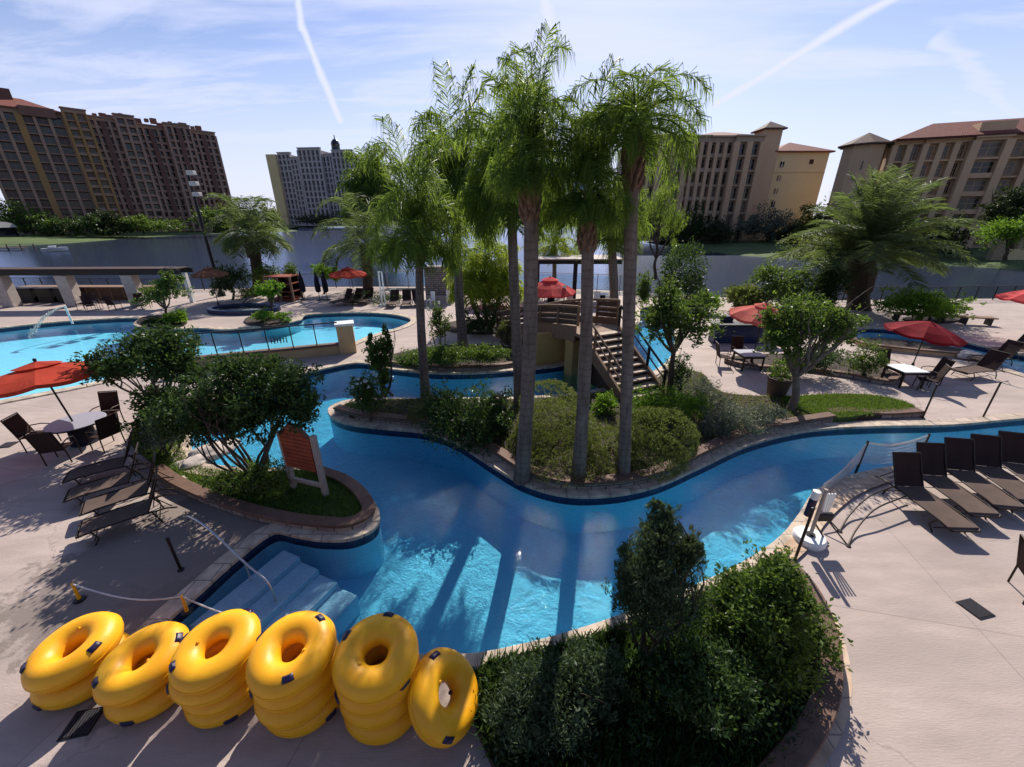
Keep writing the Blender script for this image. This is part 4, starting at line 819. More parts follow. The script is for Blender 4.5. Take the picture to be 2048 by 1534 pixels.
# taupe hotel, right of the palms, with pavilion tower and cream annex
C0, C1 = Bpt(1268, 268, 122), Bpt(1532, 268, 122)
rz, ln = frame_at(C0, C1); root = empty('hotel', C0+Vector((0,0,-.4)), 'taupe hotel with a pavilion tower and cream annex behind the lake lawn', 'hotel', None, rz); c = {'n': 0}
H = 24.8
for a_, b_, y0, nb, pr, kd in ((0,.22,.8,3,'bldg_taupe',None),(.22,.42,0,2,'bldg_taupe',None),(.42,.60,.7,3,'bldg_taupe',None),(.60,.80,1.4,3,'bldg_taupe',None),(.80,1.0,.2,2,'bldg_taupe',None)): facade(root, ln*a_+.02, ln*b_-.02, H, 7, nb, 'bldg_taupe', 'bldg_peach', 'bldg_taupe', 14., 1.2, pw=1.5 if nb == 2 else .9, counter=c, y0=y0, balus=nb != 2, win_w=.9)
hip(root, 0, ln*.5, 1.5, 15.5, H+1.6, 1.6, 'roof_brown', .3); hip(root, ln*.52, ln, 2.2, 15.8, H+1.65, 1.9, 'roof_red', .3)
tx = ln+2.3; MB().box((tx, 3.2, 13.8), (4.4, 5.5, 27.6)).build('tower', M['bldg_peach'], root); hip(root, tx-2.2, tx+2.2, .5, 6, 27.9, 2.0, 'roof_brown', .8, 'tower_roof')
ax0, ax1 = tx+2.25, tx+16.6; MB().box(((ax0+ax1)/2, 8.2, 11.2), (ax1-ax0, 14, 22.4)).build('annex', M['bldg_cream'], root); hip(root, ax0, ax1, 1.2, 15.2, 22.7, 3.0, 'roof_red', .9, 'annex_roof')
for k in range(6):
    mb = MB(); mb.box((0,0,0), (1.1,.10,1.5), mi=0).box((0,-.07,0), (.1,.06,1.5), mi=1).box((0,-.09,-.8), (1.4,.16,.12), mi=1); o = mb.build('annex_window', [M['pane'], M['whitep']], root); o.location = (ax0+2.2, 1.17, 3.2+3.25*k)
mb = MB(); mb.box((0,0,0), (1.1,.10,1.1), mi=0); o = mb.build('annex_window', [M['pane_red']], root); o.location = (ax0+10.0, 1.17, 20.2)
MB().box(((ax0+ax1)/2, 1.17, 17.6), (ax1-ax0-.02, .10, .25)).build('string_course', M['bldg_peach'], root)
# far right hotel
D0, D1 = Bpt(1792, 300, 101), Bpt(2380, 300, 84)
rz, ln = frame_at(D0, D1); root = empty('hotel', D0+Vector((0,0,-.3)), 'peach hotel with a red tiled roof and octagonal corner tower at right', 'hotel', None, rz); c = {'n': 0}
H = 21.0
bay = [(0,.12,.9,2,'bldg_taupe'),(.12,.30,.5,3,'bldg_peach'),(.30,.42,-.4,1,'bldg_taupe'),(.42,.62,.8,2,'bldg_taupe'),(.62,.75,-.4,1,'bldg_taupe'),(.75,1.,.6,4,'bldg_peach')]
for a_, b_, y0, nb, wl in bay: facade(root, ln*a_+.02, ln*b_-.02, H, 6, nb, wl, 'bldg_peach', 'bldg_peach', 14., 1.3, pw=1.0 if nb != 1 else 1.4, counter=c, y0=y0, balus=nb == 1, win_w=.95 if nb == 1 else .45, top=.5)
hip(root, 0, ln, .2, 15, H+1.05, 3.6, 'roof_red', .7)
MB().box((ln*.37, 3, H+1.8), (5.5, 3.5, 3.4)).build('gable', M['bldg_peach'], root)
mb = MB(); mb.lathe([(4.1,0),(4.1,9),(4.35,9.1),(4.35,9.5),(4.1,9.6),(4.1,21.4)], 8, (-4.6, 4.4, 0)); mb.build('tower', M['bldg_peach'], root); MB().lathe([(5.3,21.4),(5.3,21.7),(.1,24.2)], 8, (-4.6, 4.4, 0)).build('tower_roof', M['roof_brown'], root)
for k in range(3):
    mb = MB(); mb.box((0,0,0), (1.2,.12,1.8), mi=0).box((0,-.08,0), (.1,.06,1.8), mi=1); o = mb.build('tower_window', [M['pane'], M['bldg_peach']], root); o.location = (-4.6-.1, 4.4-3.86, 6+5.6*k)

# ================= terrace structures =================
# long pergola on stone piers at the left
Pa, Pb = Vector((-62, 30.2, 0)), Vector((-25.2, 31.6, 0)); rz, ln = frame_at(Pa, Pb)
root = empty('pergola', Pa, 'long dark flat pergola roof on pale stone piers at the left pool', 'pergola', None, rz)
MB().box((ln/2, 0, 2.77), (ln, 1.3, .08)).build('roof', M['darkwood'], root)
mb = MB().box((ln/2, -.68, 2.55), (ln+.5, .16, .36)); mb.build('beam', M['black'], root); MB().box((ln/2, .68, 2.55), (ln+.5, .16, .36)).build('beam', M['black'], root)
mb = MB()
for k in range(32): mb.box((1+ln*k/32.5, 0, 2.65), (.12, 1.2, .12))
mb.build('rafters', M['darkwood'], root)
for px in (-210, 8, 132, 258):
    u = at(px, 615, 30.2); x = (u.x-Pa.x)
    MB().box((x, -.3, 1.17), (.85, .7, 2.34), ch=.04).build('pier', M['stonepale'], root)
MB().box((ln-.5, .7, 1.15), (.28, .28, 2.3)).build('post', M['whitep'], root)
# low bar front under the pergola
q = at(270, 612, 33.6); root = empty('bar_counter', (q.x-3.2, 33.6, 0), 'dark bar counter with a timber top under the pergola', 'counter')
MB().box((0,0,.5), (10.5, .7, 1.0)).build('front', M['darkwood'], root); MB().box((0,-.05,1.06), (10.9, 1.0, .09), ch=.02).build('top', M['bridgewood'], root)
mb = MB(); 
for k in range(11): mb.box((-5+k, -.37, .5), (.06,.05,.9))
mb.build('battens', M['bridgewood'], root)
for i, px in enumerate((38, 75, 113, 150)):
    q = at(px, 628, 32.4); root = empty('planter_box', (q.x, 32.4, 0), ['dark square planter box nearest the left edge under the pergola','second dark planter box from the left edge under the pergola','third dark planter box from the left edge under the pergola','dark planter box beside the left stone pier'][i], 'planter box', 'dark planter boxes under the pergola')
    MB().box((0,0,.55), (1.2,.6,1.1), ch=.03).build('box', M['black'], root); MB().box((0,0,1.13), (1.28,.68,.06)).build('rim', M['bronze'], root)
# tall fountain jet pouring into the left pool
q = at(125, 650, 24.6); root = empty('fountain_spout', (q.x, 25.2, .05), 'white spout with a water jet at the far edge of the left pool', 'fountain')
MB().tube([(0,0,0),(0,0,1.1),(0,-.03,1.16)], .055, 10).build('pipe', M['whitep'], root, smooth=True)
rng = rngof('jet'); tt = rng.random(900)**.8; P = np.stack([.15*tt+rng.normal(0,1,900)*(.015+.10*tt), -.1-2.6*tt+rng.normal(0,1,900)*.05, 1.12-1.28*tt*tt+rng.normal(0,1,900)*(.01+.03*tt)], 1); V, Q = leaves(P, np.tile([0,-1,-1.], (900,1)), .07, rng, .4); build_np('jet', V, Q, M['flower'], root)

# footbridge with timber stairs
root = empty('footbridge', (3.2, 16.6, 0), 'timber footbridge over the river with a flight of stairs', 'footbridge')
S0, S1 = Vector((5.0, 13.75, .05)), Vector((3.75, 16.5, 1.9)); sd2 = (S1-S0); hd = Vector((sd2.x, sd2.y, 0)).normalized(); sdn = Vector((hd.y, -hd.x, 0)); run = math.hypot(sd2.x, sd2.y)
rot = Matrix((sdn, hd, Vector((0,0,1)))).transposed(); ns = 10; W = 1.9
for k in range(ns):
    t = (k+.5)/ns; c = S0+sd2*t; z = .05+(k+1)*(1.85/ns)
    MB().box((c.x, c.y, z-.03), (W-.10, run/ns+.05, .06), rot, ch=.012).build('tread', M['tread'], root, local=False)
mb = MB()
for k in range(ns):
    t = k/ns; c = S0+sd2*t; z = .05+(k+.5)*(1.85/ns); mb.box((c.x+hd.x*.06, c.y+hd.y*.06, z-.04), (W-.12, .03, 1.85/ns-.05), rot)
mb.build('risers', M['darkwood'], root, local=False)
for s in (-1, 1):
    a_ = S0+sdn*s*W/2; b_ = S1+sdn*s*W/2
    mb = MB(); vs = []
    for e in (-.05, .05):
        for p, lo, hi in ((a_, -.08, .28), (b_, -.45, .22)): vs += [p+sdn*e+Vector((0,0,lo)), p+sdn*e+Vector((0,0,hi))]
    mb.add(vs, [(0,1,3,2),(4,6,7,5),(0,4,5,1),(2,3,7,6),(1,5,7,3),(0,2,6,4)]); mb.build('stringer', M['bridgewood'], root, local=False)
    rl = MB(); rl.tube([a_+Vector((0,0,1.0)), b_+Vector((0,0,1.05))], .045, 8).tube([a_+Vector((0,0,.62)), b_+Vector((0,0,.67))], .03, 8)
    rl.build('handrail', M['bridgewood' if s < 0 else 'black'], root, local=False)
    for t in (0.02, .35, .68, 1.0): p = a_.lerp(b_, t); MB().box((p.x, p.y, p.z+.5), (.09, .09, 1.05)).build('post', M['bridgewood' if s < 0 else 'black'], root, local=False)
# arched deck over the river
A, Bq = Vector((3.8, 17.3, 1.85)), Vector((.2, 22.6, .45)); bd = Vector((Bq.x-A.x, Bq.y-A.y, 0)); bl = bd.length; bd.normalize(); bn = Vector((-bd.y, bd.x, 0)); Wb = 2.4
def arc(t): return A.lerp(Bq, t)+Vector((0,0,.18*math.sin(math.pi*min(1, t*1.1))))
path = [arc(k/10) for k in range(11)]
mb = MB(); vs = []
for p in path: vs += [p-bn*Wb/2, p+bn*Wb/2, p+bn*Wb/2-Vector((0,0,.16)), p-bn*Wb/2-Vector((0,0,.16))]
mb.add(vs, [(4*i+k, 4*i+(k+1) % 4, 4*i+4+(k+1) % 4, 4*i+4+k) for i in range(10) for k in range(4)]+[(0,3,2,1),(40,41,42,43)])
mb.box((3.75, 16.95, 1.82), (2.3, 1.3, .14), rot); mb.build('deck', M['bridgewood'], root, local=False)
for s in (-1, 1):
    vs = []
    for p in path:
        e = bn*s*(Wb/2+.06); vs += [p+e+Vector((0,0,.30)), p+e+Vector((0,0,-.34)), p+e+bn*s*.1+Vector((0,0,-.34)), p+e+bn*s*.1+Vector((0,0,.30))]
    MB().add(vs, [(4*i+k, 4*i+(k+1) % 4, 4*i+4+(k+1) % 4, 4*i+4+k) for i in range(10) for k in range(4)]+[(0,3,2,1),(40,41,42,43)]).build('side_beam', M['bridgewood'], root, local=False)
    for k in range(0, 11, 2): p = path[k]+bn*s*(Wb/2+.02); MB().box((p.x, p.y, p.z+.72), (.11, .11, .82)).build('post', M['bridgewood'], root, local=False)
    for k in range(0, 10, 2):
        if s*bn.y > 0 and k in (2, 6): continue
        a_, b_ = path[k]+bn*s*(Wb/2+.02), path[k+2]+bn*s*(Wb/2+.02); mb = MB()
        for f in range(3):
            lo = .34+.25*f; vs = [a_+Vector((0,0,lo)), b_+Vector((0,0,lo)), b_+Vector((0,0,lo+.21)), a_+Vector((0,0,lo+.21))]; mb.add(vs+[v+bn*.03 for v in vs], [(0,1,2,3),(7,6,5,4),(0,4,5,1),(2,6,7,3)])
        mb.build('board_panel', M['darkwood'], root, local=False)
    mb = MB(); mb.tube([p+bn*s*(Wb/2+.02)+Vector((0,0,1.12)) for p in path], .06, 8).tube([p+bn*s*(Wb/2+.02)+Vector((0,0,.75)) for p in path], .05, 8)
    mb.build('railing', M['bridgewood'], root, local=False)
p = arc(.06); zt = p.z-.36; MB().box((p.x, p.y, (zt-1.1)/2), (.5, Wb+.2, zt+1.1), Matrix((bd, bn, Vector((0,0,1)))).transposed(), ch=.02).build('abutment', M['ochre'], root, local=False)
a_, b_ = g(1052, 733), g(1150, 720); dd = (b_-a_).normalized(); MB().box(((a_.x+b_.x)/2, (a_.y+b_.y)/2, .78), ((b_-a_).length, .3, 1.5), Matrix((dd, Vector((-dd.y,dd.x,0)), Vector((0,0,1)))).transposed(), ch=.02).build('abutment', M['ochre'], root, local=False)
MB().box((2.95, 15.6, .35), (.34, .34, 2.5)).build('pillar', M['tan'], root, local=False)
vs = [S0+sdn*.7*s+Vector((0,0,-.2)) for s in (-1,1)]+[S1+sdn*.7*s+Vector((0,0,-.2)) for s in (-1,1)]
mb = MB(); p0, p1, p2, p3 = vs; mb.add([p0, p1, p3, p2, Vector((p3.x,p3.y,-.1)), Vector((p2.x,p2.y,-.1))], [(0,1,2,3),(3,2,4,5),(0,3,5),(1,4,2)]); mb.build('stair_base', M['darkwood'], root, local=False)
# glass railed walkway with a cream end pillar by the left pool
W0, W1 = g(385, 738), g(690, 706); wd_ = (W1-W0); wl = wd_.length; wd_.normalize(); rz = math.atan2(wd_.y, wd_.x)
root = empty('retaining_wall', W0, 'tan retaining wall carrying a ledge above the river behind the left trees', 'wall', None, rz)
MB().box((wl/2, .1, .22), (wl, .34, .46), ch=.015).build('wall', M['tan'], root); MB().box((wl/2, .1, .485), (wl+.06, .46, .07), ch=.015).build('cap', M['cap'], root)
root = empty('glass_railing', W0, 'glass panel railing with dark posts beside the left pool', 'railing', None, rz)
npn = 6; zb = .525
for k in range(npn+1): MB().box((wl*k/npn*.97+.03, .1, zb+.52), (.05, .05, 1.04)).build('post', M['black'], root)
for k in range(npn): MB().box((wl*.97*(k+.5)/npn+.03, .1, zb+.52), (wl*.97/npn-.09, .014, .92)).build('glass_panel', M['glass'], root)
MB().box((wl*.485+.03, .1, zb+1.06), (wl*.97+.05, .06, .05)).build('top_rail', M['black'], root)
# faded marks on the glass (illegible in the photo)
x0 = wl*.97*(3.5)/npn; mb = MB(); rnd = random.Random(5)
for k in range(6): mb.box((x0-.32+.13*k, .088, zb+.42), (.045, .006, .26+.05*(k % 2))); 
for k in range(4): mb.box((x0-.26+.16*k, .0865, zb+.40+.1*(k % 2)), (.10, .006, .035))
mb.build('notice', M['drain'], root)
root = empty('end_pillar', W1, 'tan square pillar with a white cap at the end of the glass railing', 'pillar', None, rz)
MB().box((.18, .12, .72), (.78, .62, 1.44), ch=.02).build('shaft', M['tan'], root); MB().box((.18, .12, 1.50), (.90, .74, .12), ch=.02).build('cap', M['whitep'], root)

# light pole
root = empty('light_pole', g(444, 592), 'tall dark pole with three stacked white floodlights', 'light pole'); h = 10.0
MB().tube([(0,0,0),(0,0,h)], [.16,.09], 10).lathe([(.3,0),(.3,.25),(.17,.4)], 12).build('pole', M['black'], root, smooth=True)
for k in range(3):
    mb = MB(); mb.box((.45,-.25,h-.5-.75*k), (.55,.40,.30), ch=.04); mb.tube([(0,0,h-.5-.75*k),(.45,-.1,h-.5-.75*k)], .04, 6); mb.build('floodlight', M['bldg_greyp'], root)
# stone fireplace wall and dark canopy behind palms
q = at(885, 600, 33.5); root = empty('stone_wall', (q.x, 33.5, 0), 'grey stone block feature wall near the lake behind the left palms', 'wall')
MB().box((0,0,1.3), (2.6,.7,2.6), ch=.03).build('wall', M['wall_stone'], root); MB().box((0,-.05,2.66), (2.9,.9,.12)).build('cap', M['stonepale'], root); MB().box((0,-.6,.35), (2.4,.5,.1)).box((0,-.6,.15), (2.2,.4,.3)).build('bench', M['stonepale'], root)
q0, q1 = at(1068, 535, 33), at(1235, 535, 33); root = empty('canopy', (q0.x, 33, 0), 'dark flat roofed open canopy by the lake behind the bridge', 'canopy'); wl2 = q1.x-q0.x
zt = at(1100, 523, 33).z; MB().box((wl2/2, 1.2, zt), (wl2+.4, 3.4, .30)).build('beam', M['black'], root); MB().box((wl2/2, 1.2, zt+.21), (wl2+.6, 3.6, .08)).build('roof', M['stonepale'], root)
for x in (.3, wl2*.5, wl2-.2): MB().box((x, .1, zt/2-.08), (.30, .30, zt-.16)).build('post', M['black' if x < wl2-.5 else 'greywood'], root)
# wooden cabinet / bar hut at the far terrace
q = g(573, 600); root = empty('bar_hut', q, 'reddish timber hut with open shelves on the far terrace', 'hut')
w3, d3, h3 = 2.0, 1.4, 2.0
for x in (-w3/2, 0, w3/2):
    for y in (-d3/2, d3/2): MB().box((x, y, h3/2), (.14, .14, h3)).build('post', M['bridgewood'], root)
for z in (.15, .8, 1.4, 1.95): MB().box((0, 0, z), (w3+.1, d3+.1, .07)).build('shelf', M['redwood'], root); MB().box((0, d3/2-.02, 1.05), (w3-.16, .05, 1.7)).build('back', M['darkwood'], root)
# lakeside fence in runs
def fence(label, pts, h=1.1, step=1.6, glass=True, mat='black'):
    p = [Vector(q) for q in pts]; root = empty('lake_fence', p[0], label, 'fence', 'fences along the lake edge')
    mb = MB(); rl = MB(); gl = MB()
    for a_, b_ in zip(p[:-1], p[1:]):
        d = b_-a_; n = max(1, int(d.length/step)); rot_ = Matrix.Rotation(math.atan2(d.y, d.x), 3, 'Z')
        for k in range(n+(b_ == p[-1])): q = a_+d*(k/n); MB().box((q.x, q.y, h/2), (.06,.06,h)).build('post', M[mat], root, local=False)
        rl.box((a_+b_)/2+Vector((0,0,h+.02)), (d.length,.06,.045), rot_); rl.box((a_+b_)/2+Vector((0,0,.12)), (d.length,.04,.04), rot_)
        if glass: gl.box((a_+b_)/2+Vector((0,0,h/2+.04)), (d.length,.012,h-.22), rot_)
        else:
            m = int(d.length/.14)
            for k in range(m): q = a_+d*((k+.5)/m); gl.box((q.x,q.y,h/2+.05), (.018,.018,h-.14))
    rl.build('rails', M[mat], root, local=False); gl.build('glass_panel' if glass else 'bars', M['glass' if glass else mat], root, local=False)
fence('dark barred fence along the lake behind the left pool', [(-70,39.5,0),(-34,37.4,0),(-22,38.8,0)], glass=False)
fence('barred fence along the lake between the two lake palms', [(-21.8,39.2,0),(-12.2,39.4,0)], 1.3, glass=False)
fence('glass panel fence along the lake right of the lake palm', [(-12,39.3,0),(-4,39.5,0),(0,39.4,0),(11.8,36.6,0)], 1.5, 1.9, mat='greywood')
fence('dark barred fence along the lake behind the right deck', [(22,32.4,0),(40,33.4,0),(60,35.4,0)], 1.1, glass=False)
# boat and dock on the far left water
b = g(112, 503, -1.6); root = empty('motor_boat', b, 'small white motor boat moored at the far dock', 'boat', None, R(35))
vs = []; L_ = 4.6
for t, wv in ((0,.7),(.4,.85),(.75,.6),(1,.04)):
    for s, z in ((-1,.75),(-.6,.05),(.6,.05),(1,.75)): vs.append((L_*(t-.5), wv*s, z+(.3*t if z > .5 else .12*t)))
MB().add(vs, [(4*i+k, 4*i+4+k, 4*i+5+k, 4*i+1+k) for i in range(3) for k in range(3)]+[(0,1,2,3)]+[(4*i, 4*i+3, 4*i+7, 4*i+4) for i in range(3)]).build('hull', M['whitep'], root); MB().box((-.3,0,1.05), (1.4,1.0,.45), ch=.12).build('cabin', M['whiteplastic'], root); MB().box((.48,0,1.05), (.05,.9,.35), Matrix.Rotation(-.5,3,'Y')).build('windscreen', M['pane'], root)
d0 = g(30, 500, -1.6); root = empty('dock', d0, 'long dark jetty with posts on the left lake shore', 'dock', None, R(8)); MB().box((-18,0,.55), (40,2.4,.18)).build('deck', M['darkwood'], root)
for k in range(17): MB().tube([(-41+k*2.9,-1.1,-.3),(-41+k*2.9,-1.1,1.5)], .13, 6).build('pile', M['darkwood'], root)
mb = MB(); mb.box((-18,-1.1,1.4), (48,.08,.08)); mb.box((-18,-1.1,1.0), (48,.06,.06)); mb.build('rail', M['greywood'], root)
q = at(5, 460, 140); root = empty('boat_shed', (q.x-6, 140, -1.3), 'dark shed with a pale curved roof at the left shore', 'shed'); MB().box((0,0,2), (12,8,4)).build('wall', M['pane'], root); MB().sweep([Vector((-6.3,0,0)), Vector((6.3,0,0))], [(4.3*math.cos(t), 4+1.8*math.sin(t)) for t in np.linspace(0, math.pi, 12)]).build('roof', M['bldg_greyp'], root, smooth=True)
q = at(1995, 545, 74); root = empty('garden_wall', (q.x, 74, -1.2), 'cream boundary wall with pier on the far right lake bank', 'wall', None, R(-12)); MB().box((6,0,1.1), (14,.5,2.2)).build('wall', M['bldg_cream'], root); MB().box((-1.5,0,1.7), (1.6,1.2,3.4)).build('pier', M['bldg_taupe'], root)

q = g(456, 471, -1.6); root = empty('lake_flecks', q, 'white fountain spray out on the lake behind the date palm', 'fountain')  # white flecks over a float, filling a white spot on the lake
MB().lathe([(.8,0),(.8,.25),(.3,.35)], 14).build('float', M['black'], root); rng = rngof('lakefount'); n_ = 3000; a_ = rng.random(n_)*6.283; u_ = rng.random(n_); r_ = 5.*u_*np.sqrt(rng.random(n_)); z_ = 4.2*(1-u_**2)*rng.random(n_)**.5+.1
V, Q = leaves(np.stack([r_*np.cos(a_), r_*np.sin(a_), z_], 1), np.tile([0,0,1.], (n_,1)), .28, rng, .35); build_np('flecks', V, Q, M['flower'], root)
# ================= furniture and movable things =================
# ---- swim tubes ----
def make_tube(loc, rz, label, tilt=(0,0), h=.20, handles=((-1.25,.55),(1.9,.5),(.4,.5)), major=.345, minor=.20, scar=False):
    root = empty('swim_tube', loc, label, 'swim tube', 'yellow swim tubes stacked by the river'); root.rotation_euler = (tilt[0], tilt[1], rz)
    mb = MB(); n1, n2 = 56, 24; rnd = random.Random(label); ph = [rnd.uniform(0, 6.28) for _ in range(4)]
    def P(a, b, e=0.0):
        rr = minor*(1+.015*math.sin(2*a+ph[0])+.010*math.sin(5*a+ph[1])); mj = major*(1+.012*math.sin(2*a+ph[2])+.008*math.sin(3*a+ph[3]))
        r = mj+(rr+e)*math.cos(b); return Vector((r*math.cos(a), r*math.sin(a), (h*1.02*rr/minor+e)*math.sin(b)))
    vs = [P(2*math.pi*i/n1, 2*math.pi*j/n2) for i in range(n1) for j in range(n2)]
    mb.add(vs, [(i*n2+j, ((i+1) % n1)*n2+j, ((i+1) % n1)*n2+(j+1) % n2, i*n2+(j+1) % n2) for i in range(n1) for j in range(n2)])
    mb.build('ring', M['yellow'], root, smooth=True)
    for a0, b0 in handles:
        mb = MB(); na, nb = 9, 6; da, db = .155, .22; vs = []
        for i in range(na):
            for j in range(nb):
                a = a0+da*(2*i/(na-1)-1); bb = b0+db*(2*j/(nb-1)-1)
                edge = min(1, 3*(1-abs(2*i/(na-1)-1)))*min(1, 3*(1-abs(2*j/(nb-1)-1))); vs.append(P(a, bb, .004+.022*edge))
        mb.add(vs, [(i*nb+j, (i+1)*nb+j, (i+1)*nb+j+1, i*nb+j+1) for i in range(na-1) for j in range(nb-1)]); mb.build('handle', M['navy'], root, smooth=True)
    MB().tube([P(2*math.pi*i/n1, .06+.02*math.sin(3*i), .001) for i in range(n1)], .0055, 5, closed=True).build('seam', M['yellow'], root, smooth=True)
    # valve
    a0 = ph[0]; p = P(a0, 2.2); o = (P(a0, 2.2, .03)-p); MB().tube([p-o*.2, p+o*.7], [.022,.018], 10).build('valve', M['yellow'], root)
    return root
ORD = ['lowest', 'second lowest', 'third lowest', 'topmost']
stacks = [((182,1352),2,.36,'leftmost stack of two yellow tubes',.34), ((322,1372),2,.37,'second stack from left, of two yellow tubes',.33), ((466,1384),4,.232,'middle stack of four yellow tubes',.25), ((616,1402),4,.285,'tallest left neighbour stack beside the last stack',.10), ((775,1408),4,.288,'last stack of four beside the single tube',-.05)]
names = ['first stack from the left', 'second stack from the left', 'third stack from the left', 'fourth stack from the left', 'stack beside the leaning tube']
HND = [((-2.45,.95),(-.15,.95),(1.5,.3)), ((-2.35,1.0),(1.9,.4),(.5,.8)), ((-2.5,1.0),(1.2,.4),(2.9,.3)), ((-1.15,1.15),(.95,1.0),(2.8,.3)), ((1.45,.95),(2.75,.9),(-.6,-.4))]
for si, ((px, py), n, dz, _, tl) in enumerate(stacks):
    b = g(px, py); rnd = random.Random(si+3)
    for k in range(n):
        top = k == n-1; z = .195+dz*k
        hs = HND[si] if top else ((-1.9+si*.45+k*.9, -.1+.1*k), (.5+k, .1), (2.4+k*.7, 0))
        nm = 'topmost' if top else ('lowest' if k == 0 else ORD[k])
        make_tube((b.x+rnd.uniform(-.03,.03)+(.0 if top else 0), b.y+rnd.uniform(-.03,.03), z+(.04 if top else 0)), 0, f'yellow swim tube, {nm} in the {names[si]}', (R(7 if top else 1), R(-tl*15 if top else rnd.uniform(-2,2))), h=min(.195, dz*.56+.025), handles=hs)
make_tube((g(893,1430).x, g(893,1430).y, .47), R(-4), 'single yellow swim tube leaning on edge beside the last stack', (R(8), R(45)), handles=((2.55,.75),(-1.25,.75),(.6,-2.8)))

# ---- loungers ----
def make_lounger(dark='slingdark', back=62):
    root = empty('sun_lounger', (0,0,0), 'x', 'sun lounger'); W, Lg, sz = .66, 1.32, .36   # seat runs along -y from the hinge at the origin
    mb = MB(); n = 10
    for s in (-1, 1): mb.tube([(s*W/2, .12, sz-.02), (s*W/2, -.3, sz), (s*W/2, -1.0, sz-.01), (s*W/2, -Lg, sz-.05), (s*(W/2-.06), -Lg-.05, sz-.07)], .02, 8)
    mb.tube([(-W/2+.06,-Lg-.05,sz-.07),(W/2-.06,-Lg-.05,sz-.07)], .02, 8); mb.build('frame', M['bronze'], root, smooth=True)
    def slab(pts, w, th, name, m):
        vs = []
        for (y, z), (ny, nz) in pts:
            for s in (-1, 1): vs += [(s*w/2, y+ny*th, z+nz*th), (s*w/2, y-ny*th, z-nz*th)]
        k = len(pts); fs = []
        for i in range(k-1):
            a = 4*i; fs += [(a,a+2,a+6,a+4),(a+1,a+5,a+7,a+3),(a,a+4,a+5,a+1),(a+2,a+3,a+7,a+6)]
        fs += [(0,1,3,2), (4*k-4,4*k-2,4*k-1,4*k-3)]; return MB().add(vs, fs).build(name, M[m], root)
    pts = []
    for i in range(n+1):
        t = i/n; y = .04-t*(Lg+.02); pts.append(((y, sz+.012-.018*math.sin(math.pi*t)-.05*t*t), (0,1)))
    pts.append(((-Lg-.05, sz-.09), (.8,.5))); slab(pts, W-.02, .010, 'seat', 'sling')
    be = R(back); Lb = .80; pts = []
    for i in range(n+1):
        t = i/n; c = .02*math.sin(math.pi*t); pts.append(((.05+t*Lb*math.cos(be)+c, sz+.02+t*Lb*math.sin(be)), (-math.sin(be), math.cos(be))))
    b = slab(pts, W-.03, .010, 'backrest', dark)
    mb = MB()
    for s in (-1, 1): mb.tube([(s*(W/2-.005), .03, sz), (s*(W/2-.005), .05+Lb*math.cos(be), sz+.02+Lb*math.sin(be))], .018, 8)
    y, z = .05+Lb*math.cos(be), sz+.03+Lb*math.sin(be); mb.tube([(-W/2+.005,y,z),(W/2-.005,y,z)], .024, 8)
    for s in (-1, 1): mb.tube([(s*(W/2-.03), .02+Lb*.5*math.cos(be), sz+Lb*.5*math.sin(be)), (s*(W/2-.03), .52, sz-.04)], .012, 6)
    mb.build('back_frame', M['bronze'], b, smooth=True)
    for y in (.10, -1.08):
        for s in (-1, 1): MB().tube([(s*W/2, y, sz-.02), (s*(W/2+.03), y+.09, .15), (s*(W/2+.02), y+(.13 if y > 0 else -.03), 0)], .018, 8).build('leg', M['bronze'], root, smooth=True)
    for y in (.2, -1.08): MB().tube([(-W/2-.02, y, .12), (W/2+.02, y, .12)], .012, 6).build('stretcher', M['bronze'], root, smooth=True)
    for s in (-1, 1): MB().tube([(s*W/2, .1, sz-.02), (s*W/2, .40, sz-.03), (s*W/2, .62, sz-.10)], .018, 8).build('tail_bar', M['bronze'], root, smooth=True)
    return root
L0 = make_lounger()
RG = 'sun loungers in a row on the right deck'; LG = 'sun loungers side by side on the left deck'
rows = [((9.72,8.0),-2,'right deck brown sun lounger nearest the volleyball net',RG), ((10.72,8.45),-5,'right deck brown sun lounger second from the volleyball net',RG), ((11.66,8.68),-9,'right deck brown sun lounger third from the volleyball net',RG), ((12.52,8.85),-12,'right deck brown sun lounger beside the tall thin deck pole',RG), ((13.42,9.0),-15,'right deck brown sun lounger cut by the right frame edge',RG),
 ((-8.35,7.35),-52,'left deck brown sun lounger nearest the pool steps',LG), ((-8.95,8.02),-52,'left deck brown sun lounger in the middle of its row',LG), ((-9.75,8.45),-54,'left deck brown sun lounger behind the middle one, half in shade',LG), ((-10.5,9.15),-56,'left deck brown sun lounger nearest the round table',LG)]
for i, ((x, y), a, lab, gr) in enumerate(rows):
    if i == 0: L0.location = (x, y, 0); L0.rotation_euler = (0,0,R(a)); L0['label'] = lab; L0['group'] = gr
    else:
        c = dup(L0, (x, y, 0), R(a), lab, gr)
        if gr == LG: c.scale = (.92, .84, 1.0)
far_l = [((1962,752),20,'flat brown lounger at the front of the cluster by the right pool'),((1995,728),15,'brown lounger in the middle of the cluster by the right pool'),((2030,712),15,'brown lounger at the back of the cluster by the right pool')]
for (px, py), a, lab in far_l:
    p = g(px, py); dup(L0, p, R(a-100), lab, 'loungers beside the right pool')
for i, (px, py) in enumerate(((695,607),(716,606),(738,605),(790,610),(815,609),(835,608))):
    p = g(px, py); c = dup(L0, p, R(10*(i-3)), ['farthest left','second left','third left','fourth','second last','last'][i]+' small lounger in the row at the far pool edge', 'small loungers at the far pool edge')
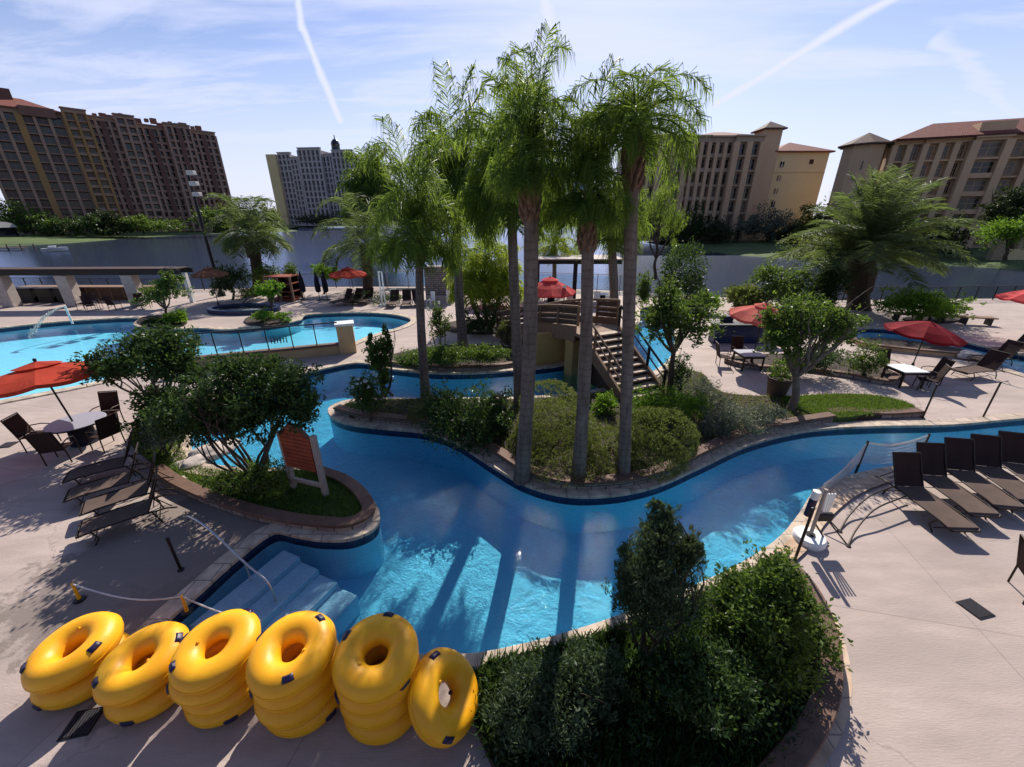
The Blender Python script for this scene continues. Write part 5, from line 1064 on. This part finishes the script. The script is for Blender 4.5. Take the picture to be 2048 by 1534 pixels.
# ---- sling chairs ----
def make_chair():
    root = empty('patio_chair', (0,0,0), 'x', 'chair'); W = .56
    MB().box((0,0,.43), (W-.06,.5,.03), Matrix.Rotation(.06,3,'X'), ch=.012).build('seat', M['slingdark'], root)
    MB().box((0,.33,.76), (W-.06,.03,.62), Matrix.Rotation(-.25,3,'X'), ch=.012).build('backrest', M['slingdark'], root)
    for s in (-1, 1):
        MB().tube([(s*W/2,-.27,0),(s*W/2,-.25,.40),(s*W/2,-.22,.62),(s*W/2,.0,.66),(s*W/2,.27,.63)], .017, 8).build('arm', M['bronze'], root, smooth=True)
        MB().tube([(s*W/2,.22,0),(s*(W/2-.01),.24,.42),(s*(W/2-.01),.42,1.08)], .017, 8).build('leg', M['bronze'], root, smooth=True)
    for y, z, r_ in ((.42,1.08,.017),(-.25,.40,.014),(.24,.42,.014)): MB().tube([(-W/2+.01,y,z),(W/2-.01,y,z)], r_, 8).build('cross_bar', M['bronze'], root, smooth=True)
    return root
C0c = make_chair(); used = [False]
def chair(x, y, rz, label, group):
    if not used[0]: used[0] = True; C0c.location = (x, y, 0); C0c.rotation_euler = (0,0,rz); C0c['label'] = label; C0c['group'] = group; return C0c
    return dup(C0c, (x, y, 0), rz, label, group)
def table(p, r, label, h=.72, square=False, mat='tabletop'):
    root = empty('patio_table', p, label, 'table')
    if square:
        MB().box((0,0,h-.02), (2*r,2*r,.04), ch=.01).build('top', M[mat], root)
        for x in (-1,1):
            for y in (-1,1): MB().box((x*(r-.06), y*(r-.06), (h-.04)/2), (.06,.06,h-.04)).build('leg', M['bronze'], root)
        MB().box((0,0,h-.10), (2*r-.1,2*r-.1,.1)).build('apron', M['bronze'], root)
    else:
        tp_ = MB().lathe([(0,h-.03),(r-.02,h-.03),(r,h-.015),(r,h),(r-.012,h+.01),(0,h+.012)], 36).build('top', M[mat], root)
        MB().lathe([(.34,0),(.34,.04),(.30,.06),(.26,h-.05),(.34,h-.032)], 20).build('pedestal', M['darkfab'], root)
        MB().lathe([(r-.004,h-.05),(r+.004,h-.05),(r+.004,h-.012),(r-.004,h-.012)], 36).build('edge_band', M['bronze'], tp_)
    return root
Tp = Vector((-13.25, 10.75, 0)); table(Tp, .68, 'round grey stone table under the orange parasol on the left deck')
G1 = 'chairs round the left stone table'
for a, lab in ((100,'dark patio chair behind the left stone table'),(195,'dark patio chair with arms left of the stone table'),(345,'dark patio chair right of the left stone table, near the leafy tree'),(290,'dark patio chair on the near side of the left stone table')):
    t = R(a); chair(Tp.x+1.05*math.cos(t), Tp.y+1.05*math.sin(t), t-R(90), lab, G1)
p = g(1492, 735); table(p, .5, 'grey topped square table left of the round crowned tree', square=True)
chair(p.x-.95, p.y+.3, R(80), 'patio chair left of the square table', 'chairs on the right paving'); chair(p.x+.1, p.y+1.0, R(-5), 'patio chair behind the square table', 'chairs on the right paving')
p = g(1800, 768); table(p, .5, 'white topped square table near the crimson parasol', square=True, mat='whiteplastic')
chair(p.x+.45, p.y-.55, R(-120), 'patio chair in front of the white topped table', 'chairs on the right paving'); chair(p.x+1.25, p.y+.1, R(-95), 'patio chair right of the white topped table', 'chairs on the right paving'); chair(p.x+.2, p.y+1.0, R(0), 'patio chair behind the white topped table', 'chairs on the right paving')
p = g(2062, 1205); chair(p.x+.15, p.y+.1, R(60), 'patio chair cut by the right edge near the square drain', 'chairs on the right paving')
# ---- parasols ----
def parasol(p, h, r, mat, label, tilt=(0,0), sides=8, rise=.42, vent=True, scal=.0, pole='black', lean=(0,0), name='parasol', base=True):
    root = empty(name, p, label, 'parasol'); top = Vector((lean[0], lean[1], h))
    MB().tube([(0,0,0), top], .024, 10).build('pole', M[pole], root)
    if base: MB().lathe([(.3,0),(.3,.05),(.26,.08),(.07,.10),(.045,.3)], 20).build('base', M['black'], root)
    Rm = Euler((tilt[0], tilt[1], 0)).to_matrix()
    def ring(rr, z, sc, m=8): 
        out = []
        for k in range(sides*m):
            a = 2*math.pi*k/(sides*m); f = (k % m)/m; dip = sc*math.sin(math.pi*f)
            rad = rr*math.cos(math.pi/sides)/math.cos((a % (2*math.pi/sides))-math.pi/sides); out.append(top+Rm@Vector((rad*math.cos(a), rad*math.sin(a), z-dip*rr/r)))
        return out
    rs = [ring(.05, 0, 0), ring(r*.35, -rise*.26, .02), ring(r*.7, -rise*.62, .05), ring(r, -rise, .09), ring(r*1.004, -rise-.10, .09)]; n = sides*8; vs = [v for q in rs for v in q]
    mb = MB().add(vs, [(i*n+k, i*n+(k+1) % n, (i+1)*n+(k+1) % n, (i+1)*n+k) for i in range(4) for k in range(n)]); cn = mb.build('canopy', M[mat], root, smooth=False)
    if vent:
        rs = [ring(.03, .10, 0), ring(r*.33, -rise*.16+.03, .03)]; vs = [v for q in rs for v in q]; mb = MB().add(vs, [(k, (k+1) % n, n+(k+1) % n, n+k) for k in range(n)]); mb.build('vent', M[mat], cn)
    mb = MB()
    for k in range(sides):
        a = 2*math.pi*k/sides; mb.tube([top+Rm@Vector((0,0,-.05)), top+Rm@Vector((r*.98*math.cos(a), r*.98*math.sin(a), -rise-.03))], .009, 5); mb.tube([top+Rm@Vector((0,0,-.55)), top+Rm@Vector((r*.5*math.cos(a), r*.5*math.sin(a), -rise*.47))], .008, 5)
    mb.build('ribs', M['black'], root); MB().lathe([(.0,.20),(.03,.19),(.045,.15),(.03,.10),(.02,.02)], 12, top).build('finial', M['black'], root, smooth=True)
    return root
parasol(Tp, 2.55, 1.62, 'orange', 'tilted orange parasol over the left stone table', (R(-4),R(-6)), lean=(-.34,.0), base=False, rise=.34)
def par_px(px, py_base, py_top, hw, mat, label, **kw):
    p = g(px, py_base); t = at(px, py_top, p.y); return parasol(p, t.z, hw*pxm(px, py_top, p.y), mat, label, **kw)
par_px(1502, 728, 610, 62, 'salmon', 'faded salmon parasol above the blue bar left of the round crowned tree', rise=.5, tilt=(R(5),R(3)), vent=True)
par_px(1822, 738, 643, 64, 'crimson', 'dark crimson parasol over the curved ledge by the right pool', rise=.5, tilt=(R(4),R(6)), vent=False)
par_px(2038, 690, 574, 64, 'coral', 'bright red parasol at the right frame edge', rise=.6)
par_px(705, 605, 537, 38, 'orange', 'small orange parasol beside the lake palm')
par_px(438, 612, 536, 32, 'brownfab', 'small brown parasol beside the tall light pole')
par_px(985, 612, 556, 52, 'salmon', 'orange pink parasol behind the clump palms', rise=.9)
par_px(1098, 618, 556, 54, 'coral', 'coral parasol with faint white marks behind the bridge', rise=.95, vent=True)
q = at(1098, 575, 29.6); 
# faint white marks on the coral parasol's front panel
co_ = [o for o in bpy.data.objects if o.get('label', '').startswith('coral parasol')][0]
top = at(1100, 556, co_.location.y).z; mb = MB()
for k in range(5): mb.box((-.25+.2*k, -1.02, top-.62-.0), (.10, .02, .16+.05*(k % 2)))
mb.box((.95, -.92, top-.52), (.26,.02,.30)); mb.build('emblem', M['whitep'], co_)
# closed parasols and posts near the lake fence
for px, lab in ((610,'closed dark parasol left of the small feathery tree'),(640,'closed dark parasol in front of the small feathery tree'),(655,'closed dark parasol right of the small feathery tree')):
    p = g(px, 600); root = empty('closed_parasol', p, lab, 'parasol', 'closed dark parasols on the far terrace'); MB().lathe([(.02,.6),(.20,.7),(.23,1.1),(.15,1.8),(.06,2.15),(.02,2.3)], 10).build('canopy', M['darkfab'], root); MB().tube([(0,0,0),(0,0,2.35)], .025, 8).lathe([(.28,0),(.28,.07),(.05,.1)], 14).build('pole', M['black'], root)
p = g(768, 612); root = empty('white_post', p, 'slim white double post in front of the glass lake fence', 'post'); MB().box((-.12,0,1.3), (.08,.08,2.6)).box((.12,0,1.3), (.08,.08,2.6)).box((0,0,2.56), (.3,.1,.08)).build('posts', M['whitep'], root); MB().lathe([(.35,0),(.35,.12),(.1,.15)], 14).build('base', M['whitep'], root)
# white chairs, tables on far terrace near the coral parasol
def white_chair(px, py, rz, label):
    p = g(px, py); root = empty('white_chair', p, label, 'chair', 'white chairs on the far terrace', R(rz)); MB().box((0,0,.45), (.5,.5,.06), ch=.02).build('seat', M['whiteplastic'], root); MB().box((0,.26,.78), (.5,.05,.6), ch=.02).build('backrest', M['whiteplastic'], root)
    for x in (-.22,.22):
        for y in (-.22,.22): MB().box((x,y,.21), (.05,.05,.42)).build('leg', M['whiteplastic'], root)
for px, py, rz, lab in ((1082,605,20,'white chair under the coral parasol at left'),(1122,606,-20,'white chair under the coral parasol at right'),(1140,612,160,'white chair nearest the bridge under the coral parasol'),(1195,612,10,'white chair left of the pale post by the canopy'),(1212,618,190,'white chair nearest the stairs landing by the canopy'),(790,606,30,'white chair left of the small lounger row end'),(862,612,-40,'white chair before the stone feature wall'),(900,608,10,'white chair beside the second palm trunk')):
    white_chair(px, py, rz, lab)
for px, py, lab in ((1102,603,'white table under the coral parasol'),(1203,606,'white table by the dark canopy')):
    table(g(px, py), .5, lab, mat='whiteplastic')
for i, (px, py) in enumerate(((170,618),(185,622),(212,616),(232,620),(280,614),(296,616))):
    p = g(px, py); chair(p.x, p.y, R(60*i), ['dark patio chair right of the second stone pier','dark patio chair just behind the fountain spout','dark patio chair midway between the two right stone piers','dark patio chair left of the rightmost stone pier','dark patio chair right of the rightmost stone pier','dark patio chair nearest the umbrella crowned tree'][i], 'dark chairs under the pergola')
# blue poolside bar under the salmon parasol
p = g(1490, 690); root = empty('pool_bar', p, 'dark blue tiled bar counter under the salmon parasol', 'bar counter'); MB().box((0,.6,.5), (3.2,.7,1.0), ch=.02).build('front', M['tile'], root); MB().box((0,.55,1.05), (3.5,1.0,.09), ch=.02).build('top', M['black'], root); MB().box((.5,.9,1.3), (1.0,.3,.4), ch=.02).box((-.8,.9,1.25), (.6,.3,.3), ch=.02).build('cooler', M['navy'], root)
# ---- sign on the peninsula ----
p = g(622, 992); SY = p.y; root = empty('wooden_sign', p, 'red plank sign board with a peaked top on two pale posts', 'sign', None, R(-18)); wS = .92; zb_, zt_ = .85, 2.0
for s in (-1, 1): MB().box((s*(wS/2+.03), 0, .85 if s > 0 else .80), (.12, .12, 1.95), ch=.012).build('post', M['greywood'], root)
prof = [(-wS/2, zb_), (wS/2-.04, zb_), (wS/2-.04, zt_-.30), (wS*.18, zt_-.03), (-wS*.12, zt_), (-wS/2, zt_-.28)]
vs = [(x, -.075, z) for x, z in prof]+[(x, .0, z) for x, z in prof]; n = len(prof)
MB().add(vs, [tuple(range(n)), tuple(range(2*n-1, n-1, -1))]+[(i, (i+1) % n, n+(i+1) % n, n+i) for i in range(n)]).build('board', M['redwood'], root)
mb = MB(); q = [(x, z) for x, z in prof[2:]]; mb.tube([(x*1.02, -.04, z+.03) for x, z in q], .045, 4); mb.build('cap', M['cap'], root); MB().box((0,0,.42), (wS, .07, .09)).build('crossbar', M['greywood'], root)
# ---- volleyball net, posts ----
def netpost(x, y, z0, z1, nm, mat='whitep'):
    return MB().tube([(x,y,z0),(x,y,z1)], .03, 8).build(nm, M[mat], root, local=False)
n0 = Vector((g(1640,990).x, g(1640,990).y, 0)); root = empty('volleyball_net', n0, 'white topped volleyball net sagging across the river', 'volleyball net')
w1, w2 = g(1731,948,-.16), g(1862,912,-.16); P0, P1, P2 = n0+Vector((0,0,.30)), at(1735,886,w1.y), at(1858,871,w2.y)
def sag(a, b, s, n=12): return [a.lerp(b, i/n)-Vector((0,0,s*math.sin(math.pi*i/n))) for i in range(n+1)]
tp = sag(P0, P1, .16)+sag(P1, P2, .18)[1:]
vs = []
for p in tp: vs += [p+Vector((0,0,.035)), p-Vector((0,0,.035))]
m = MB().add(vs+[v+Vector((.0,.012,0)) for v in vs], [(2*i,2*i+1,2*i+3,2*i+2) for i in range(len(tp)-1)]+[(2*i+2+len(vs),2*i+3+len(vs),2*i+1+len(vs),2*i+len(vs)) for i in range(len(tp)-1)]); m.build('tape', M['whitep'], root, local=False)
mb = MB(); bot = [Vector((p.x, p.y, max(p.z-.6, -.10))) for p in tp]
for k in range(1, 6): mb.tube([a_.lerp(b_, k/5.) for a_, b_ in zip(tp, bot)], .004, 4, caps=False)
for i in range(len(tp)-1):
    for f in (0, .25, .5, .75): a_ = tp[i].lerp(tp[i+1], f); b_ = bot[i].lerp(bot[i+1], f); mb.tube([a_, b_], .004, 4, caps=False)
mb.build('mesh_net', M['white_fab'], root, local=False)
netpost(P1.x, P1.y, -1.1, P1.z+.06, 'post', 'bronze'); netpost(P2.x, P2.y, -1.1, P2.z+.06, 'post', 'bronze')
# padded equipment stand with round white base
q = g(1616, 1082); root = empty('net_stand', q, 'padded pole on a round white weighted base at the pool edge', 'net stand')
MB().lathe([(0,0),(.30,0),(.31,.03),(.31,.13),(.28,.17),(.05,.18),(0,.18)], 32).build('base', M['whiteplastic'], root, smooth=True)
MB().tube([(0,0,.16),(.0,.02,1.35)], .035, 12).build('pole', M['greywood'], root); MB().tube([(-.12,.1,.62),(-.11,.1,1.05)], .075, 14).build('pad', M['navy'], root, smooth=True); MB().tube([(-.11,.1,1.055),(-.10,.1,1.24)], .075, 14).build('pad_top', M['whiteplastic'], root, smooth=True)
mb = MB()
for k in range(4): mb.box((.10+.05*k, .06, .98), (.025,.04,.46), Matrix.Rotation(-.12+.05*k,3,'Y'))
mb.build('slats', M['whiteplastic'], root); MB().box((.2,.05,.62), (.34,.10,.20), ch=.03).build('winch', M['black'], root); MB().tube([(0,0,.5),(.28,-.05,.12),(.36,-.1,.02)], .018, 6).build('strap', M['black'], root)
mb = MB(); mb.lathe([(.0,.182),(.09,.182),(.10,.20),(.0,.20)], 6); mb.build('socket', M['black'], root)
# curved rails by the net stand, parts of an overturned lounger frame
for off, lab in ((0,'dark curved ladder rail nearest the net stand'),(.42,'dark curved ladder rail beside the first right lounger')):
    a_ = g(1696-off*40, 1092-off*70); e_ = g(1812-off*20, 992-off*60, .34); m1, m2 = g(1712-off*30, 1060-off*72, .10), g(1748-off*20, 1020-off*66, .30); root = empty('lounger_frame_rail', a_, lab, 'lounger frame rail', 'curved lounger frame rails on the right deck')
    pts = [(0,0,.0), m1-a_, m2-a_, e_-a_]; MB().tube(spline(pts, False, 5), .018, 8).build('rail', M['bronze'], root, smooth=True); MB().tube([(0,0,0),g(1640,1020,.34)-a_], .016, 8).build('brace', M['bronze'], root); MB().lathe([(.05,0),(.05,.02),(.02,.025)], 12).build('foot', M['bronze'], root)
# thin deck posts
for px, py, pt, lab in ((1585,1132,1018,'dark thin post at the edge of the foreground shrub bed'),(1845,836,770,'dark thin post on the right paving by the river'),(1965,836,765,'dark thin post on the river edge below the right loungers'),(1998,915,868,'dark leaning post behind the right deck loungers'),(362,1140,1078,'thin dark post in the shaded left deck'),(1275+150,1,0,'')):
    if not lab: continue
    p = g(px, py); h = at(px, pt, p.y).z; root = empty('deck_post', p, lab, 'post', 'thin posts along the river deck'); MB().tube([(0,0,0),(.0,0,h)], .026, 8).build('pole', M['bronze'], root); MB().lathe([(.06,0),(.06,.02),(.03,.03)], 12).build('base_plate', M['black'], root, smooth=True); MB().lathe([(.03,h),(.034,h+.02),(.0,h+.035)], 10).build('cap', M['black'], root, smooth=True)
# white hand rail over the pool steps
a_, b_ = g(385, 1078), g(545, 1190, -.25); root = empty('hand_rail', a_, 'slim pale handrail reaching down over the pool steps', 'handrail')
MB().tube(spline([a_+Vector((0,0,0)), a_+Vector((.05,-.02,.62)), a_.lerp(b_,.3)+Vector((0,0,.80)), a_.lerp(b_,.8)+Vector((0,0,.42)), b_+Vector((0,0,.3)), b_+Vector((.05,-.05,-.6))], False, 6), .021, 10).build('rail', M['steel'], root, smooth=True, local=False); MB().tube([a_.lerp(b_,.75)+Vector((0,0,.45)), a_.lerp(b_,.75)+Vector((0,0,-.7))], .02, 8).build('support', M['steel'], root, local=False)
# white rope barrier near the tubes
pr = [g(160,1200), g(375,1225), g(525,1250)]; 
for k, p in enumerate(pr[:2]):
    root = empty('rope_post', p, ['yellow rope post with a white rope left of the tubes','green yellow rope post between the second and third stacks'][k], 'rope post', 'rope posts behind the tubes'); MB().tube([(0,0,0),(.03,0,.42)], [.03,.02], 8).build('post', M['yellow'], root); MB().lathe([(.09,0),(.09,.03),(.03,.04)], 12).build('base', M['black'], root)
mb = MB(); mb.tube(sag(pr[0]+Vector((.03,0,.40)), pr[1]+Vector((.03,0,.40)), .22)+sag(pr[1]+Vector((.03,0,.40)), pr[2]+Vector((0,0,.12)), .12)[1:], .014, 8); tag(mb.build('rope', M['white_fab'], origin=pr[0], smooth=True), 'white rope strung behind the yellow tubes', 'rope')
# tall dark plant pot by the slanting tree
p = g(1550, 795); root = empty('plant_pot', p, 'tall dark tapered plant pot by the slanting tree', 'plant pot'); MB().lathe([(.26,0),(.30,.05),(.40,.72),(.44,.78),(.44,.84),(.38,.84),(.36,.74)], 24).build('pot', M['bark'], root, smooth=True); rng = rngof('pot'); P, D = blob(rng, Vector((0,0,1.15)), (.45,.45,.42), 70, 10); V, Q = leaves(P, D, .1, rng); build_np('foliage', V, Q, M['leaf_mid'], root)
# boulders on the peninsula edge and by the right pool
for px, py, s, lab in ((430,905,.42,'large pale flat boulder at the peninsula edge'),(395,925,.30,'pale boulder left of the large flat boulder'),(366,928,.16,'small white stone on the grass'),(362,962,.14,'tiny white stone near the low wall'),(1935,712,.4,'pale boulder at the end of the curved ledge')):
    p = g(px, py, .1); rnd = random.Random(px); bm = bmesh.new(); bmesh.ops.create_icosphere(bm, subdivisions=4, radius=1)
    from mathutils import noise as mnoise
    for v in bm.verts:
        n_ = mnoise.fractal(v.co*1.3+Vector((px,py,0)), 1.0, 2.0, 4); v.co *= 1+.22*n_; v.co = Vector((v.co.x*s*1.5, v.co.y*s, v.co.z*s*.5))
    me = bpy.data.meshes.new('boulder'); bm.to_mesh(me); bm.free(); me.materials.append(M['stonepale']); me.polygons.foreach_set('use_smooth', [True]*len(me.polygons)); o = bpy.data.objects.new('boulder', me); COL.objects.link(o); o.location = p+Vector((0,0,s*.12)); o.rotation_euler = (0,0,rnd.uniform(0,3)); tag(o, lab, 'boulder', 'boulders beside the pools')
# far right pergola bench by the right pool
p = g(1880, 645); root = empty('long_bench', p, 'long low dark slatted bench behind the right pool', 'bench', None, R(-14)); MB().box((0,0,.46), (5.5,.6,.08), ch=.02).build('seat', M['bridgewood'], root)
for x in (-2.5,-1.2,0,1.2,2.5): MB().box((x,0,.21), (.1,.5,.42)).build('leg', M['black'], root)
C0c.hide_render = False
